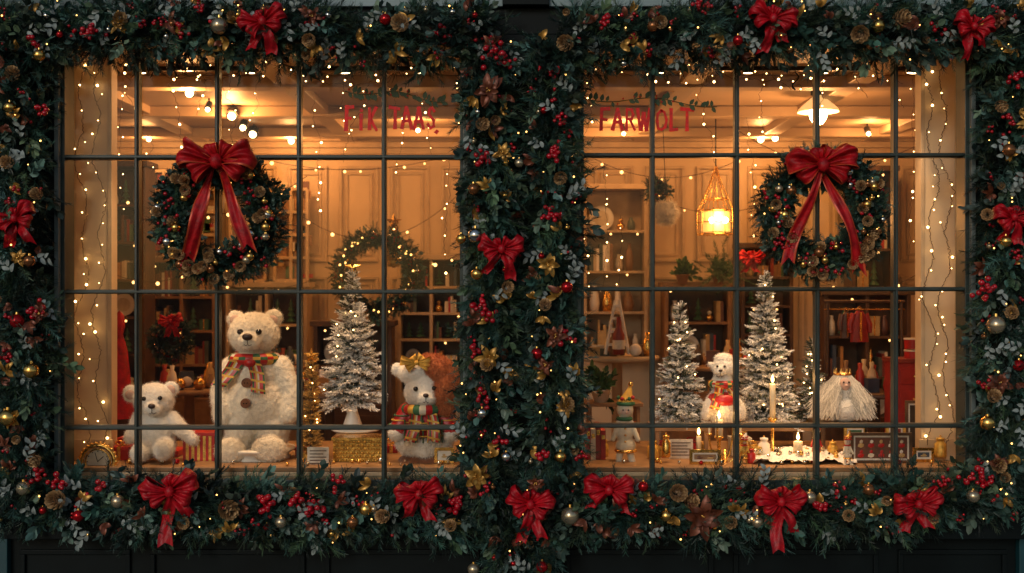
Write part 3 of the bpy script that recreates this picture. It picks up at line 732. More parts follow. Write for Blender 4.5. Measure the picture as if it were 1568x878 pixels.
# big teddy bear
y=.55; f=L(397,707,y); e=empty('teddy_bear',f.o)
B=[f.e(395,618,50,56,44),f.e(393,572,41,36,36),f.e(374,655,27,30,30,-8),f.e(418,655,27,30,30,-8),f.e(390,511,39,33,33,-4),f.e(390,521,18,14,14,-34),f.e(390,547,25,18,22),
   f.e(361,489,14,14,8,0),f.e(419,487,14,14,8,0)]
B+=[f.e(362,686,24,21,17,-38),f.e(420,683,27,21,17,-38)]+f.c((372,668,-5),(363,684,-25),24,20)+f.c((418,668,-5),(420,682,-25),24,20)
B+=f.c((358,562,-4),(341,600,-10),18,16)+f.c((341,600,-10),(347,636,-26),16,14)+f.c((430,562,-4),(449,600,-10),18,16)+f.c((449,600,-10),(447,632,-22),16,14)
plush('body',B,'plush',e,.009,.006,45,34000,.014)
mb=MB(); face(mb,f,[(376,507,-35),(404,507,-35)],(390,514,-49),4.6,(8,5.5))
for x in (361,419): mb.sph(f.p(x,490,-6.5),(8*f.s,3*f.s,8*f.s),'plushp',2)
for by in (583,613):
    dd=-46 if by>600 else -40
    mb.cyl(f.p(387,by,dd),f.p(387,by,dd-5),7.5*f.s,7*f.s,'brown',18)
    for dx in(-2,2): mb.sph(f.p(387+dx,by,dd-5),1.1*f.s,'black',1)
scarf(mb,f,391,549,31,9,[(372,550,345,588,11,-38),(398,553,406,598,11,-42)],-3); 
mb.sph(f.p(392,553,-38),(10*f.s,8*f.s,8*f.s),'redp',2)
mb.build('face_and_scarf',e)
mb=MB(); c=f.p(397,722,0); mb.lathe((c.x,c.y,pz),[(.001,.075),(.22,.075),(.235,.07),(.238,.06),(.225,.05),(.19,.03),(.2,.01),(.2,0)],'white',40); mb.build('white_plinth')
# small sitting bear
y=.45; f=L(243,702,y); e=empty('teddy_bear',f.o)
B=[f.e(240,655,30,36,28),f.e(237,612,31,26,27,-4),f.e(243,623,14,11,11,-29),f.e(201,603,13,14,7,0),f.e(262,596,12,12,7,0),f.e(238,636,20,14,18)]
B+=f.c((232,680,-8),(226,690,-38),16,13)+f.c((256,680,-8),(262,684,-38),16,14)+[f.e(226,688,12,15,9,-44),f.e(262,683,13,16,9,-44)]
B+=f.c((216,640,-4),(205,668,-16),13,10)+f.c((264,642,-4),(284,660,-10),13,11)+f.c((284,660,-10),(300,672,-14),11,9)
plush('body',B,'plushw',e,.008,.004,60,24000,.011,(.82,.78,.70))
mb=MB(); face(mb,f,[(230,608,-29.5),(254,607,-29.5)],(245,618,-41),3.5,(5.5,4)); 
for x,z in((201,604),(262,597)): mb.sph(f.p(x,z,-5.5),(8*f.s,3*f.s,8*f.s),'plushp',2)
mb.build('face',e)
def giftbox(px0,px1,py0,y,d,m1,m2,n,name,ribbon=None):
    mb=MB(); a=W(px0,py0,y);c=W(px1,py0,y); w_=(c.x-a.x)/n
    for i in range(n): mb.box((a.x+i*w_,y,pz+.001),(a.x+(i+1)*w_,y+d,a.z),m1 if i%2==0 else m2)
    mb.box((a.x-.006,y-.006,a.z+.001),(c.x+.006,y+d+.006,a.z+.022),m1)
    if ribbon:
        xm=(a.x+c.x)/2; mb.box((xm-.012,y-.01,pz+.001),(xm+.012,y+d+.01,a.z+.026),ribbon)
        for sx in(-1,1): mb.torus((xm+sx*.022,y+d/2,a.z+.04),.018,.006,ribbon,'y',16,6,1.2,.8)
    return mb.build(name,bevel=.001)
giftbox(280,328,668,.40,.16,'redp','goldp',11,'striped_gift_box'); giftbox(180,208,676,.7,.2,'redp','creamf',7,'striped_gift_box'); giftbox(212,272,696,.56,.2,'redp','creamf',11,'striped_gift_box'); giftbox(168,196,690,.42,.14,'redp','redp',2,'gift_box','gold'); giftbox(452,470,690,.6,.1,'redp','redp',2,'gift_box','gold')
# oval ornate clock
f=L(150,733,.22); mb=MB(); c=f.p(150,707); s=f.s
mb.torus(c,25*s,4*s,'gold','y',40,8); mb.torus(c+Vector((0,-.004,0)),19*s,1.6*s,'gold','y',40,6)
mb.cyl(c+Vector((0,.012,0)),c+Vector((0,-.002,0)),24*s,24*s,'creamf',36)
for i in range(26):
    a=i/26*6.283; mb.sph(c+Vector((28*s*math.cos(a),0,28*s*math.sin(a))),3.2*s,'gold',1)
for i in range(12):
    a=i/12*6.283; mb.box(c+Vector((16*s*math.cos(a)-.003,-.006,16*s*math.sin(a)-.003)),c+Vector((16*s*math.cos(a)+.003,-.002,16*s*math.sin(a)+.003)),'black')
mb.tube([c+Vector((0,-.007,0)),c+Vector((9*s,-.007,8*s))],.002,'black',4); mb.tube([c+Vector((0,-.007,0)),c+Vector((-4*s,-.007,14*s))],.002,'black',4)
mb.box((c.x-.06,.2,pz),(c.x+.06,.28,c.z-26*s),'gold'); mb.build('ornate_gold_clock')
def card(px,py,w_,h,y,name='price_card',m='paper'):
    mb=MB(); a=W(px-w_/2,py+h/2,y);c=W(px+w_/2,py-h/2,y)
    mb.box((a.x,y,max(a.z,pz+.001)),(c.x,y+.006,c.z),m)
    for i in range(5): mb.box((a.x+.015,y-.002,c.z-.02-i*.02-.006),(c.x-.015-.02*(i%2),y-.0005,c.z-.02-i*.02),'wood')
    mb.box((a.x+.01,y+.006,pz),(c.x-.01,y+.06,pz+.02),'gold'); return mb.build(name)
card(487,706,33,42,.25); card(1043,695,36,44,.5)
# gold wicker basket box
mb=MB(); y=.35; a=W(510,724,y);c=W(586,690,y); nx=18
for r_ in range(6):
    for i in range(nx):
        x=a.x+(c.x-a.x)*(i+.5)/nx; z=pz+.012+r_*.024
        mb.sph((x,y+(.004 if (i+r_)%2 else -.004),z),((c.x-a.x)/nx*.62,.008,.011),'goldp',1)
mb.box((a.x,y+.004,pz+.001),(c.x,y+.2,pz+.14),'goldp'); mb.box((a.x-.01,y-.01,pz+.141),(c.x+.01,y+.21,pz+.158),'gold'); mb.build('gold_woven_box')

# plush doll with fur hood
y=.42; f=L(650,723,y); e=empty('plush_doll',f.o)
plush('head',[f.e(653,600,34,28,28,-4),f.e(655,608,15,10,11,-28),f.e(636,572,27,18,24),f.e(609,566,10,11,8,0),f.e(640,620,18,12,16)],'plushw',e,.008,.003,60,14000,.008,(.80,.74,.64))
plush('fur_hood',[f.e(684,592,19,33,26,-14,.1),f.e(674,564,25,17,24,-10,.5),f.e(658,552,16,9,20,-6),f.e(684,618,14,15,20,-14)],'rust',e,.009,.008,45,20000,.022,(.50,.16,.055))
plush('jacket',[f.e(650,646,33,30,26),f.e(650,625,26,18,22)]+f.c((625,630,-2),(612,655,-8),15,14)+f.c((676,632,-2),(690,655,-8),15,14),'redp',e,.008,.002)
plush('paws_and_trim',[f.e(609,662,13,12,12,-10),f.e(690,664,13,12,12,-10),f.e(612,652,15,6,14,-6),f.e(688,654,15,6,14,-6)],'plushw',e,.007,.004,60,7000,.012,(.8,.76,.68))
plush('fur_trim',[f.e(625+i*8.5,687+abs(i-3)*-1.2,12,12,12,-18+abs(i-3)*3) for i in range(7)]+[f.e(650,680,44,13,30)],'plushw',e,.008,.004,60,14000,.016,(.8,.76,.68))
plush('brown_skirt',[f.e(650,706,41,16,28),f.e(630,712,20,13,18,-14),f.e(670,712,20,13,18,-14)],'brown',e,.008,.003)
mb=MB(); face(mb,f,[(639,593,-31),(667,592,-31)],(655,602,-40),3.8,(4.5,3.2)); 
scarf(mb,f,650,625,28,8,[(640,628,632,672,9,-33),(662,628,668,672,9,-33)],-3,lambda i,j:['green','redp','yellow','green','creamf','redp'][i%6])
for xx in range(-4,5):
    mb.tube([f.p(650+xx*7,640+k*5,-29+abs(xx)*1.6) for k in range(8)],.0045,['green','yellow','green','creamf'][xx%4],4)
for zz in (645,655,665): mb.tube([f.p(650+k*5,zz,-30+abs(k)*2.0) for k in range(-6,7)],.0045,R.choice(['green','yellow']),4)
for sx in(-1,1):
    for q in range(3): mb.torus(f.p(650+sx*(31+q*4),635+q*7,-5),14.5*f.s,.005,['green','yellow','green'][q],'z',20,5)
mb.build('face_and_scarf',e)
mb=MB(); c=f.p(640,554,-24)
for sx,a,LL in((-1,.15,25),(1,.1,22),(-1,-.5,18),(1,-.3,20),(-1,.9,12),(1,.9,14)):
    rows=[]; LL*=f.s; ph=R.random()*6
    for i in range(15):
        u=i/14; su=math.sin(math.pi*u); row=[]
        for v in np.linspace(-1,1,9):
            row.append(c+Vector((sx*math.cos(a)*su*LL-sx*math.sin(a)*v*6*f.s*(.3+su),-math.sin(2*math.pi*u)*LL*.3+math.sin(v*6+ph)*.007,math.sin(a)*su*LL+math.cos(a)*v*6*f.s*(.3+su))))
        rows.append(row)
    mb.grid(rows,'yellow')
mb.sph(c+Vector((0,-.01,0)),4*f.s,'yellow',2); mb.build('gold_hat_bow',e)

# ---------------------------------------------------------------- frosted trees
def frosted_tree(px,top,bot,wd,y,stand='cone',basepy=None,white=.75,gold=False,star=True,dens=1.0,name='frosted_christmas_tree',nlights=10):
    f=L(px,bot,y); s=f.s; H=(bot-top)*s; Rr=wd/2*s; c=f.o; e=empty(name,c)
    lev=int(24*H/.9) if H>.3 else 10; P=[];Dr=[];S=[];Wt=[]
    mbt=MB(); mbt.tube([c+Vector((0,0,-.06)),c+Vector((0,0,H*.97))],[.016,.004],'wood',8)
    for i in range(lev):
        t=(i+.3)/lev; z=H*t*.97; Lb=Rr*(1-t)**.85*1.0+.012
        nb=int((9+8*(1-t))*dens)
        for k in range(nb):
            a=k/nb*6.283+i*1.3+R.gauss(0,.15); up=R.uniform(-.2,.3)+t*.5; LL=Lb*R.uniform(.62,1.15)
            d=np.array([math.cos(a),math.sin(a),up-.25]); d/=np.linalg.norm(d)
            b0=np.array([c.x,c.y,c.z+z+R.gauss(0,.012)])
            mbt.tube([Vector(b0),Vector(b0+d*LL*.8)],[.0035,.001],'wood',3)
            m=max(1,int(LL/.04))
            for q in range(m):
                tt=(q+.4)/m
                for sd in (-1,1,0):
                    a2=a+sd*R.uniform(.5,.9); dd=np.array([math.cos(a2),math.sin(a2),up-.1+R.gauss(0,.15)])
                    P.append(b0+d*LL*tt*.85); Dr.append(dd); S.append(R.uniform(.045,.075)*min(1,.55+LL*3)); Wt.append(tt)
    for k in range(5): P.append(np.array([c.x,c.y,c.z+H*.94])); Dr.append(np.array([R.gauss(0,.3),R.gauss(0,.3),1])); S.append(.05); Wt.append(1)
    P=np.array(P);Dr=np.array(Dr);S=np.array(S);Wt=np.array(Wt)[:,None]
    if gold: C=np.array([.60,.36,.10])*rng.uniform(.3,1.5,(len(P),1))
    else:
        k=rng.uniform(0,1,(len(P),1)); C=np.where(k<white*(.45+.75*Wt),np.array([.92,.90,.86]),np.array([.13,.15,.10]))*rng.uniform(.6,1.05,(len(P),1))
    T=[needle_tmpl(18,.42,.10,1.1,50),needle_tmpl(18,.38,.11,1.0,51,True)]
    V,CC=scatter(T,P,Dr,S,C,.3); 
    quads_obj('frosted_branches',V,CC,'flock',e)
    mbt.build('trunk',e)
    mb=MB()
    if not gold:
        for i in range(int(len(P)*.12)):
            k=R.randrange(len(P)); q=Vector(P[k])+Vector((R.gauss(0,.008),R.gauss(0,.008),.008)); mb.sph(q,(R.uniform(.006,.014),R.uniform(.006,.014),R.uniform(.003,.008)),'snow',1)
    if stand=='cone':
        h=(basepy-bot)*s+.02
        mb.lathe(c+Vector((0,0,-h)),[(.001,0),(18*s,0),(17*s,.01),(8*s,h*.6),(5*s,h*1.05),(.001,h*1.05)],'white',24)
    else: mb.lathe(c+Vector((0,0,-.05)),[(.001,0),(.05,0),(.06,.07),(.055,.075),(.001,.07)],'goldp',20)
    if star:
        sc_=c+Vector((0,-.005,H*1.0)); r0=13*s; pts=[]
        for k in range(10):
            a=math.pi/2+k*math.pi/5; r_=r0 if k%2==0 else r0*.42; pts.append(sc_+Vector((r_*math.cos(a),0,r_*math.sin(a))))
        vs=pts+[sc_+Vector((0,-.012,0)),sc_+Vector((0,.012,0))]
        mb.add(vs,[(i,(i+1)%10,10) for i in range(10)]+[((i+1)%10,i,11) for i in range(10)],'gold')
    for i in range(nlights):
        t=R.uniform(.05,.9); a=R.uniform(3.3,6.1); rr=Rr*(1-t)**.85*.95; mb.sph(c+Vector((rr*math.cos(a),rr*math.sin(a),H*t)),.0055,'bulb',1)
    mb.build('stand_and_star',e); return e
frosted_tree(540,410,612,106,.7,'cone',655,white=.88)
frosted_tree(1041,462,640,84,.75,'pot',white=.78,star=False,dens=.9)
frosted_tree(1172,412,640,100,.85,'pot',white=.8,star=False)
frosted_tree(1243,520,640,52,1.1,'pot',white=.35,star=False,gold=False,name='small_christmas_tree',nlights=18)
frosted_tree(477,545,700,30,.5,'pot',gold=True,star=True,name='gold_tinsel_tree')
frosted_tree(1205,560,650,40,1.2,'pot',white=.4,star=False,name='small_christmas_tree',nlights=14)
mb=MB(); c=W(545,680,.7); zt_=W(545,657,.7).z
mb.lathe((c.x,c.y,pz),[(.001,0),(.12,0),(.11,.012),(.03,.03),(.02,.05),(.025,zt_-pz-.03),(.15,zt_-pz-.012),(.17,zt_-pz),(.001,zt_-pz)],'white',36); mb.build('white_cake_stand')
def riser(px0,px1,py,y,d,m='creamwood',name='display_riser'):
    a=W(px0,py,y);c=W(px1,py,y); mb=MB(); mb.box((a.x,y,a.z-.025),(c.x,y+d,a.z),m)
    for x in (a.x+.02,c.x-.045):
        for yy in (y+.02,y+d-.045): mb.box((x,yy,pz+.001),(x+.025,yy+.025,a.z-.0255),m)
    mb.build(name,bevel=.003)
riser(1000,1090,655,.6,.35,'oak'); riser(1130,1260,655,.72,.5,'oak')
# plush lamb with tartan scarf
y=.6; f=L(1107,650,y); e=empty('plush_lamb',f.o)
plush('body',[f.e(1107,622,27,28,24),f.e(1106,590,16,22,15),f.e(1108,562,17,15,16,-2),f.e(1100,567,9,8,9,-14),f.e(1091,560,4,8,4,0,-.9),f.e(1126,560,4,8,4,0,.9),f.e(1108,550,14,9,13),f.e(1083,625,8,18,10,-8,.3),f.e(1131,625,8,18,10,-8,-.3)],'plushw',e,.006,.006,70,16000,.013,(.8,.76,.68))
mb=MB(); face(mb,f,[(1095,560,-19),(1106,560,-19)],(1099,566,-24),1.9,(3,2)); scarf(mb,f,1107,588,17,6,[(1098,590,1090,625,7,-22),(1110,590,1122,612,7,-22)],-1); mb.build('face_and_scarf',e)
plush('red_skirt',[f.e(1107,612,25,15,24,-3)],'redp',e,.007,.002)
# long haired gnome
y=.7; f=L(1293,645,y); e=empty('long_haired_gnome',f.o)
plush('robe',[f.e(1293,625,28,22,22),f.e(1291,600,17,24,16),f.e(1290,585,14,14,13)],'plushw',e,.007,.003)
N=2400; V=[];C=[]
for i in range(N):
    a=R.uniform(math.pi*.75,math.pi*2.25); b0=f.p(1290+math.cos(a)*12,576+R.uniform(-3,8),math.sin(a)*12)
    prev=b0; Lh=R.uniform(36,66); sp=R.uniform(.4,1.6); n_=4; ph=R.random()*6
    if abs(math.cos(a))<.38: sp=0.2; 
    for k in range(1,n_+1):
        u=k/n_; p=f.p(1290+math.cos(a)*(13+24*u*sp)+(8*u if math.cos(a)>0 else -8*u)*(abs(math.cos(a))<.38)+R.gauss(0,2.2)+2.5*math.sin(u*7+ph),576+u*Lh,math.sin(a)*(12+14*u*sp)+R.gauss(0,1.5))
        sd=Vector((.0022,0,0)); V.append([prev-sd,prev+sd,p+sd*.7,p-sd*.7]); C.append([.8*R.uniform(.5,1.1)]*3); prev=p
C=np.array(C)*np.array([1,.93,.8]); quads_obj('hair',np.array([[tuple(v) for v in q] for q in V]),C,'hair',e)
mb=MB(); mb.sph(f.p(1290,587,-15),(8*f.s,6*f.s,10*f.s),'plushp',3); mb.sph(f.p(1290,589,-21),2.6*f.s,'plushp',2)
for x in(-4,4): mb.sph(f.p(1290+x,584,-20.5),1.5*f.s,'black',2)
mb.torus(f.p(1290,573,0),12*f.s,1.8*f.s,'gold','z',24,6)
for i in range(9):
    a=i/9*6.283; q=f.p(1290,573,0)+Vector((12*f.s*math.cos(a),12*f.s*math.sin(a),0)); mb.cyl(q,q+Vector((0,0,9*f.s)),2*f.s,.2*f.s,'gold',6)
    mb.sph(q,2.2*f.s,'berry',1)
mb.build('face_and_crown',e)
riser(1255,1335,648,.6,.3,'wood')
def figurine(px,py,k,y,name,body='creamf',hat='yellow',trim='green'):
    f=L(px,py,y); f.s=f.s*k
    def q(a,b_,d=0): return f.o+Vector(((a-958)*f.s,d*f.s,(716-b_)*f.s))
    def el(a,b_,rx,rz,ry,d=0): return (q(a,b_,d),(rx*f.s,ry*f.s,rz*f.s),None)
    def cp(a,c,r0,r1): return [(tuple(q(*a).lerp(q(*c),i/6)),((r0+(r1-r0)*i/6)*f.s,)*3,None) for i in range(7)]
    e=empty(name,f.o)
    plush('body',[el(956,662,13,22,11),el(955,645,9,12,9),el(958,682,16,12,13),el(957,627,13,13,12,-1)]+cp((950,690,0),(946,714,-2),6,5)+cp((964,690,0),(970,714,-2),6,5)+cp((947,648,-2),(938,672,-8),5,4)+cp((966,648,-2),(976,672,-8),5,4)+[el(945,714,8,4,9,-6),el(971,714,8,4,9,-6)],body,e,.005*max(.6,k),.001)
    mb=MB(); s=f.s
    mb.cyl(q(958,618,-1),q(966,590,2),12.5*s,1*s,hat,18); mb.torus(q(958,618,-1),11.5*s,3*s,trim,'z',24,8); mb.sph(q(966,589,2),4*s,'gold',2)
    for j in range(5): mb.sph(q(946+j*5.5,612-abs(j-2)*2,-10),3.4*s,[trim,'redp','gold'][j%3],1)
    mb.sph(q(957,628,-4),(11*s,9.5*s,10*s),'plushp',2)
    for x in(-4,4): mb.sph(q(957+x,627,-12.5),1.3*s,'black',2)
    mb.sph(q(957,630,-14),1.6*s,'plushp',2); mb.torus(q(956,641,0),10*s,3*s,trim,'z',24,8)
    for zz in (655,665,675): mb.sph(q(956,zz,-13),1.6*s,'gold',2)
    mb.torus(q(958,690,0),15*s,2.5*s,'gold','z',26,8); mb.build('hat_and_details',e)
figurine(958,716,1,.4,'elf_figurine')
figurine(1250,702,.42,.4,'small_figurine','redp','redp','creamf'); figurine(1298,712,.4,.25,'small_figurine','creamf','goldp','redp'); figurine(1140,712,.4,.3,'small_figurine','goldp','white','redp')
def candle(px,py0,py1,r,y,lamp=0,holder=True,name='lit_candle'):
    f=L(px,py1,y); mb=MB(); s=f.s; c=f.p(px,py1)
    h=(py1-py0)*s; mb.lathe(c,[(.001,0),(r*s,0),(r*s,h*.98),(r*s*.85,h),(.001,h*.97)],'wax',20)
    mb.lathe(c+Vector((0,0,h+1.5*s)),[(.0005,0),(2.2*s,3*s),(2.4*s,5*s),(1.4*s,9*s),(.0003,13*s)],'flame',12)
    if holder:
        z0=c.z-pz; mb.lathe((c.x,c.y,pz),[(.001,0),(.05,0),(.045,.01),(.012,.02),(.01,max(.03,z0-.03)),(.03,max(.035,z0-.012)),(.032,z0),(.001,z0)],'gold',20)
    e=mb.build(name)
    if lamp: light('candle_light',c+Vector((0,-.0,h+8*s)),lamp,(1,.5,.16),.02,parent=e)
candle(1183,588,640,4.5,.5,1.5); candle(1101,643,668,6,.42,1.1); candle(1222,676,692,7,.4,1.0); candle(1070,668,690,4,.6,0)
mb=MB(); y=.35; f=L(1110,722,y)
mb.lathe(f.p(1110,722),[(.001,0),(.06,0),(.05,.012),(.012,.025),(.010,.14),(.001,.14)],'gold',20)
for sx in(-1,1):
    for h_,wd in((45,24),(60,12)):
        mb.tube([f.p(1110+sx*wd*math.sin(t*1.57),712-h_*t+8*math.sin(t*3.14),0) for t in np.linspace(0,1,12)],.006,'gold',6)
        mb.lathe(f.p(1110+sx*wd,712-h_),[(.001,0),(.018,.004),(.016,.014),(.001,.01)],'gold',14)
        mb.cyl(f.p(1110+sx*wd,711-h_),f.p(1110+sx*wd,697-h_),.008,.007,'wax',10)
mb.build('brass_candelabra')
def frame(px,py,w_,h,y,m,pic,name='picture_frame',bgm='paper',nn=(5,3)):
    a=W(px-w_/2,py+h/2,y);c=W(px+w_/2,py-h/2,y); mb=MB(); t=.018
    z0=max(a.z,pz+.001)
    mb.box((a.x,y,z0),(c.x,y+.02,z0+t),m);mb.box((a.x,y,c.z-t),(c.x,y+.02,c.z),m);mb.box((a.x,y,z0+t),(a.x+t,y+.02,c.z-t),m);mb.box((c.x-t,y,z0+t),(c.x,y+.02,c.z-t),m)
    mb.box((a.x+t,y+.008,z0+t),(c.x-t,y+.015,c.z-t),'paper')
    mb.box((a.x+t+.012,y+.0072,z0+t+.012),(c.x-t-.012,y+.0079,c.z-t-.012),bgm)
    n,mm=nn
    for i in range(n):
        for j in range(mm):
            ww=(c.x-a.x-2*t-.03)/n; hh=(c.z-z0-2*t-.03)/mm; x0=a.x+t+.015+ww*(i+.5); zz=z0+t+.015+hh*j
            mb.sph((x0+R.gauss(0,.003),y+.0065,zz+hh*.62),(ww*.2,.002,hh*.2),R.choice(pic),1); mb.sph((x0,y+.0066,zz+hh*.25),(ww*.36,.002,hh*.26),R.choice(pic),1)
    mb.cyl(((a.x+c.x)/2,y+.02,c.z-.03),((a.x+c.x)/2,y+.09,pz),.004,.004,m,6)
    mb.build(name,bevel=.002)
frame(1350,692,94,58,.3,'wood',['redp','white','creamf',pal[2],'redp'],bgm=pal[4],nn=(5,2)); frame(1080,708,48,38,.25,'gold',[pal[2],pal[4]],bgm=pal[7],nn=(2,1)); frame(1412,664,50,100,.62,'wood',[pal[10],pal[7],'gold'],bgm=pal[11],nn=(1,2))
frame(680,706,30,40,.3,'gold',[pal[2],pal[7]],nn=(1,1)); frame(1415,705,32,38,.35,'gold',['white',pal[2]],bgm=pal[5],nn=(1,1)); frame(1310,672,34,40,.62,'goldp',['white','redp'],bgm=pal[1],nn=(1,1)); frame(1372,672,30,44,.55,'goldp',['white',pal[7]],bgm=pal[9],nn=(1,1))
mb=MB(); y=.45; a=W(897,712,y)
for i,(m,h) in enumerate(((pal[0],.22),(pal[8],.2),(pal[9],.23),(pal[0],.19))): 
    mb.box((a.x+i*.033,y,pz+.001),(a.x+i*.033+.031,y+.16,pz+h),m)
    mb.box((a.x+i*.033+.004,y-.0015,pz+h*.7),(a.x+i*.033+.027,y-.0002,pz+h*.85),'gold')
mb.build('row_of_books',bevel=.002)
mb=MB(); f=L(1225,715,.4); c=f.o
rows=[]
for i in range(25):
    row=[]
    for j in range(51):
        xx=(j/50-.5)*.66; yy=(i/24-.5)*.5; zz=.05*math.exp(-(xx*xx/.05+yy*yy/.04))+.03*noise.noise(Vector((xx*14,yy*14,1)))+.015*noise.noise(Vector((xx*40,yy*40,3)))+.018; row.append((c.x+xx+.02*noise.noise(Vector((yy*9,3,1))),.5+yy+.04*noise.noise(Vector((xx*9,1,1))),pz+max(.002,zz)))
    rows.append(row)
mb.grid(rows,'snow'); mb.build('snow_blanket')
mb=MB()
for i in range(60):
    r_=R.uniform(.007,.02); mb.sph((c.x+R.uniform(-.3,.3),R.uniform(.3,.72),pz+.02+r_+R.uniform(0,.03)),r_,R.choice(['silver',pearl,'silver','snow','gold','black']),2)
mb.build('pile_of_baubles')
mb=MB()
for i in range(46):
    px=R.choice([R.uniform(180,700),R.uniform(895,1440)]); r_=R.uniform(.008,.02); p=W(px,700,R.uniform(.18,.34)); mb.sph((p.x,p.y,pz+r_+.001),r_,R.choice(['gold',redb,pearl,'silver','gold']),2)
mb.build('scattered_baubles')
def jar(px,py,r,h,y,m,name='glass_jar'):
    f=L(px,py,y); mb=MB(); c=f.p(px,py); c.z=max(c.z,pz+.002); s=f.s; r*=s;h*=s
    mb.lathe(c,[(.001,0),(r*.9,0),(r,h*.1),(r,h*.65),(r*.6,h*.78),(r*.55,h*.85),(r*.7,h*.87),(r*.7,h*.97),(r*.2,h),(.001,h*1.02)],m,22); mb.sph(c+Vector((0,0,h*1.06)),r*.18,'gold',2); mb.build(name)
jar(1170,700,9,30,.5,'white','ceramic_jar'); jar(1275,700,8,24,.45,'goldp','gold_jar'); jar(1000,705,9,28,.5,'goldp','gold_jar'); jar(1150,712,7,22,.3,'redp','red_jar'); jar(1020,700,7,34,.35,'gold','gold_jar'); jar(925,700,7,26,.6,'goldp','gold_jar'); jar(1440,700,9,30,.35,'goldp','gold_jar')
giftbox(1000,1032,690,.55,.2,'goldp','goldp',3,'gift_box','redp'); giftbox(1135,1165,690,.45,.12,'goldp','goldp',2,'gift_box','gold'); giftbox(1385,1440,680,.75,.15,pal[1],pal[1],2,'gift_box','gold'); giftbox(1120,1150,676,.62,.12,'creamf','creamf',2,'gift_box','gold'); giftbox(590,608,688,.75,.14,'redp','redp',2,'gift_box','gold'); giftbox(1050,1078,684,.75,.12,'goldp','goldp',2,'gift_box','redp')
def potted(px,py,r,h,y,name='potted_plant',m='white'):
    f=L(px,py,y); mb=MB(); s=f.s; c=f.o
    e=empty(name,c); mb.lathe(c,[(.001,0),(r*.65*s,0),(r*s,h*s),(r*1.08*s,h*s),(r*1.08*s,h*1.1*s),(r*.9*s,h*1.08*s),(.001,h*s)],m,22); mb.build('pot',e)
    n=26; P=np.array([tuple(c+Vector((0,0,h*s)))]*n); Dr=rng.normal(0,.7,(n,3))+np.array([0,0,.9]); S=rng.uniform(.7,1.3,n)*r*2.1*s
    V,C=scatter(T_leaf,P,Dr,S,np.tile([.05,.12,.04],(n,1))); quads_obj('leaves',V,C,'fol',e)

# ---------------------------------------------------------------- back-room furniture
def clutter(mb,x0,x1,y,d,z,hm,books=.22,pl=None):
    x=x0+.01; pl=pl or pal
    while x<x1-.05:
        k=R.random()
        if k<books:
            n=R.randint(3,7)
            for i in range(n):
                t=R.uniform(.018,.04); h=hm*R.uniform(.5,.9)
                if x+t>x1-.01: break
                mb.box((x,y+.02,z),(x+t-.002,y+d*.8,z+h),R.choice(pl)); x+=t
            x+=.02
        elif k<.48:
            r=R.uniform(.03,.06); 
            if x+2*r>x1: break
            h=hm*R.uniform(.35,.85); mb.lathe((x+r,y+d*.4,z),[(.001,0),(r*.8,0),(r,h*.3),(r*.8,h*.7),(r*.4,h*.85),(r*.5,h),(.001,h)],R.choice(pl+[M['gold'],M['white']]),12); x+=2*r+.02
        elif k<.62:
            w_=R.uniform(.06,.14); 
            if x+w_>x1: break
            h=hm*R.uniform(.3,.6); mb.box((x,y+.03,z),(x+w_,y+d*.8,z+h),R.choice(pl)); mb.box((x+w_*.44,y+.027,z),(x+w_*.56,y+.0295,z+h),'gold'); x+=w_+.02
        elif k<.75:
            r=R.uniform(.03,.05); 
            if x+2*r>x1: break
            mb.sph((x+r,y+d*.4,z+r),r,R.choice([M['gold'],M['redp'],M['white'],M['silver']]),2); mb.sph((x+r,y+d*.4,z+r*2.4),r*.6,R.choice([M['white'],M['gold']]),2); x+=2*r+.02
        elif k<.86:
            r=hm*.36
            if x+2*r>x1: break
            mb.cyl((x+r,y+d*.7,z+r),(x+r,y+d*.7-.01,z+r),r,r*.98,'white',20); mb.cyl((x+r,y+d*.7-.011,z+r),(x+r,y+d*.7-.014,z+r),r*.6,r*.6,'creamf',20); x+=2*r+.02
        else:
            r=R.uniform(.04,.06); h=hm*.8
            if x+2*r>x1: break
            for q in range(4): mb.cyl((x+r,y+d*.4,z+h*q*.22+.02),(x+r,y+d*.4,z+h*(q*.22+.34)),r*(1-q*.2),.003,pal[1],9)
            x+=2*r+.02
light_pl=[pal[3],pal[8],pal[12],pal[2],M['white'],M['gold'],pal[7],pal[10]]
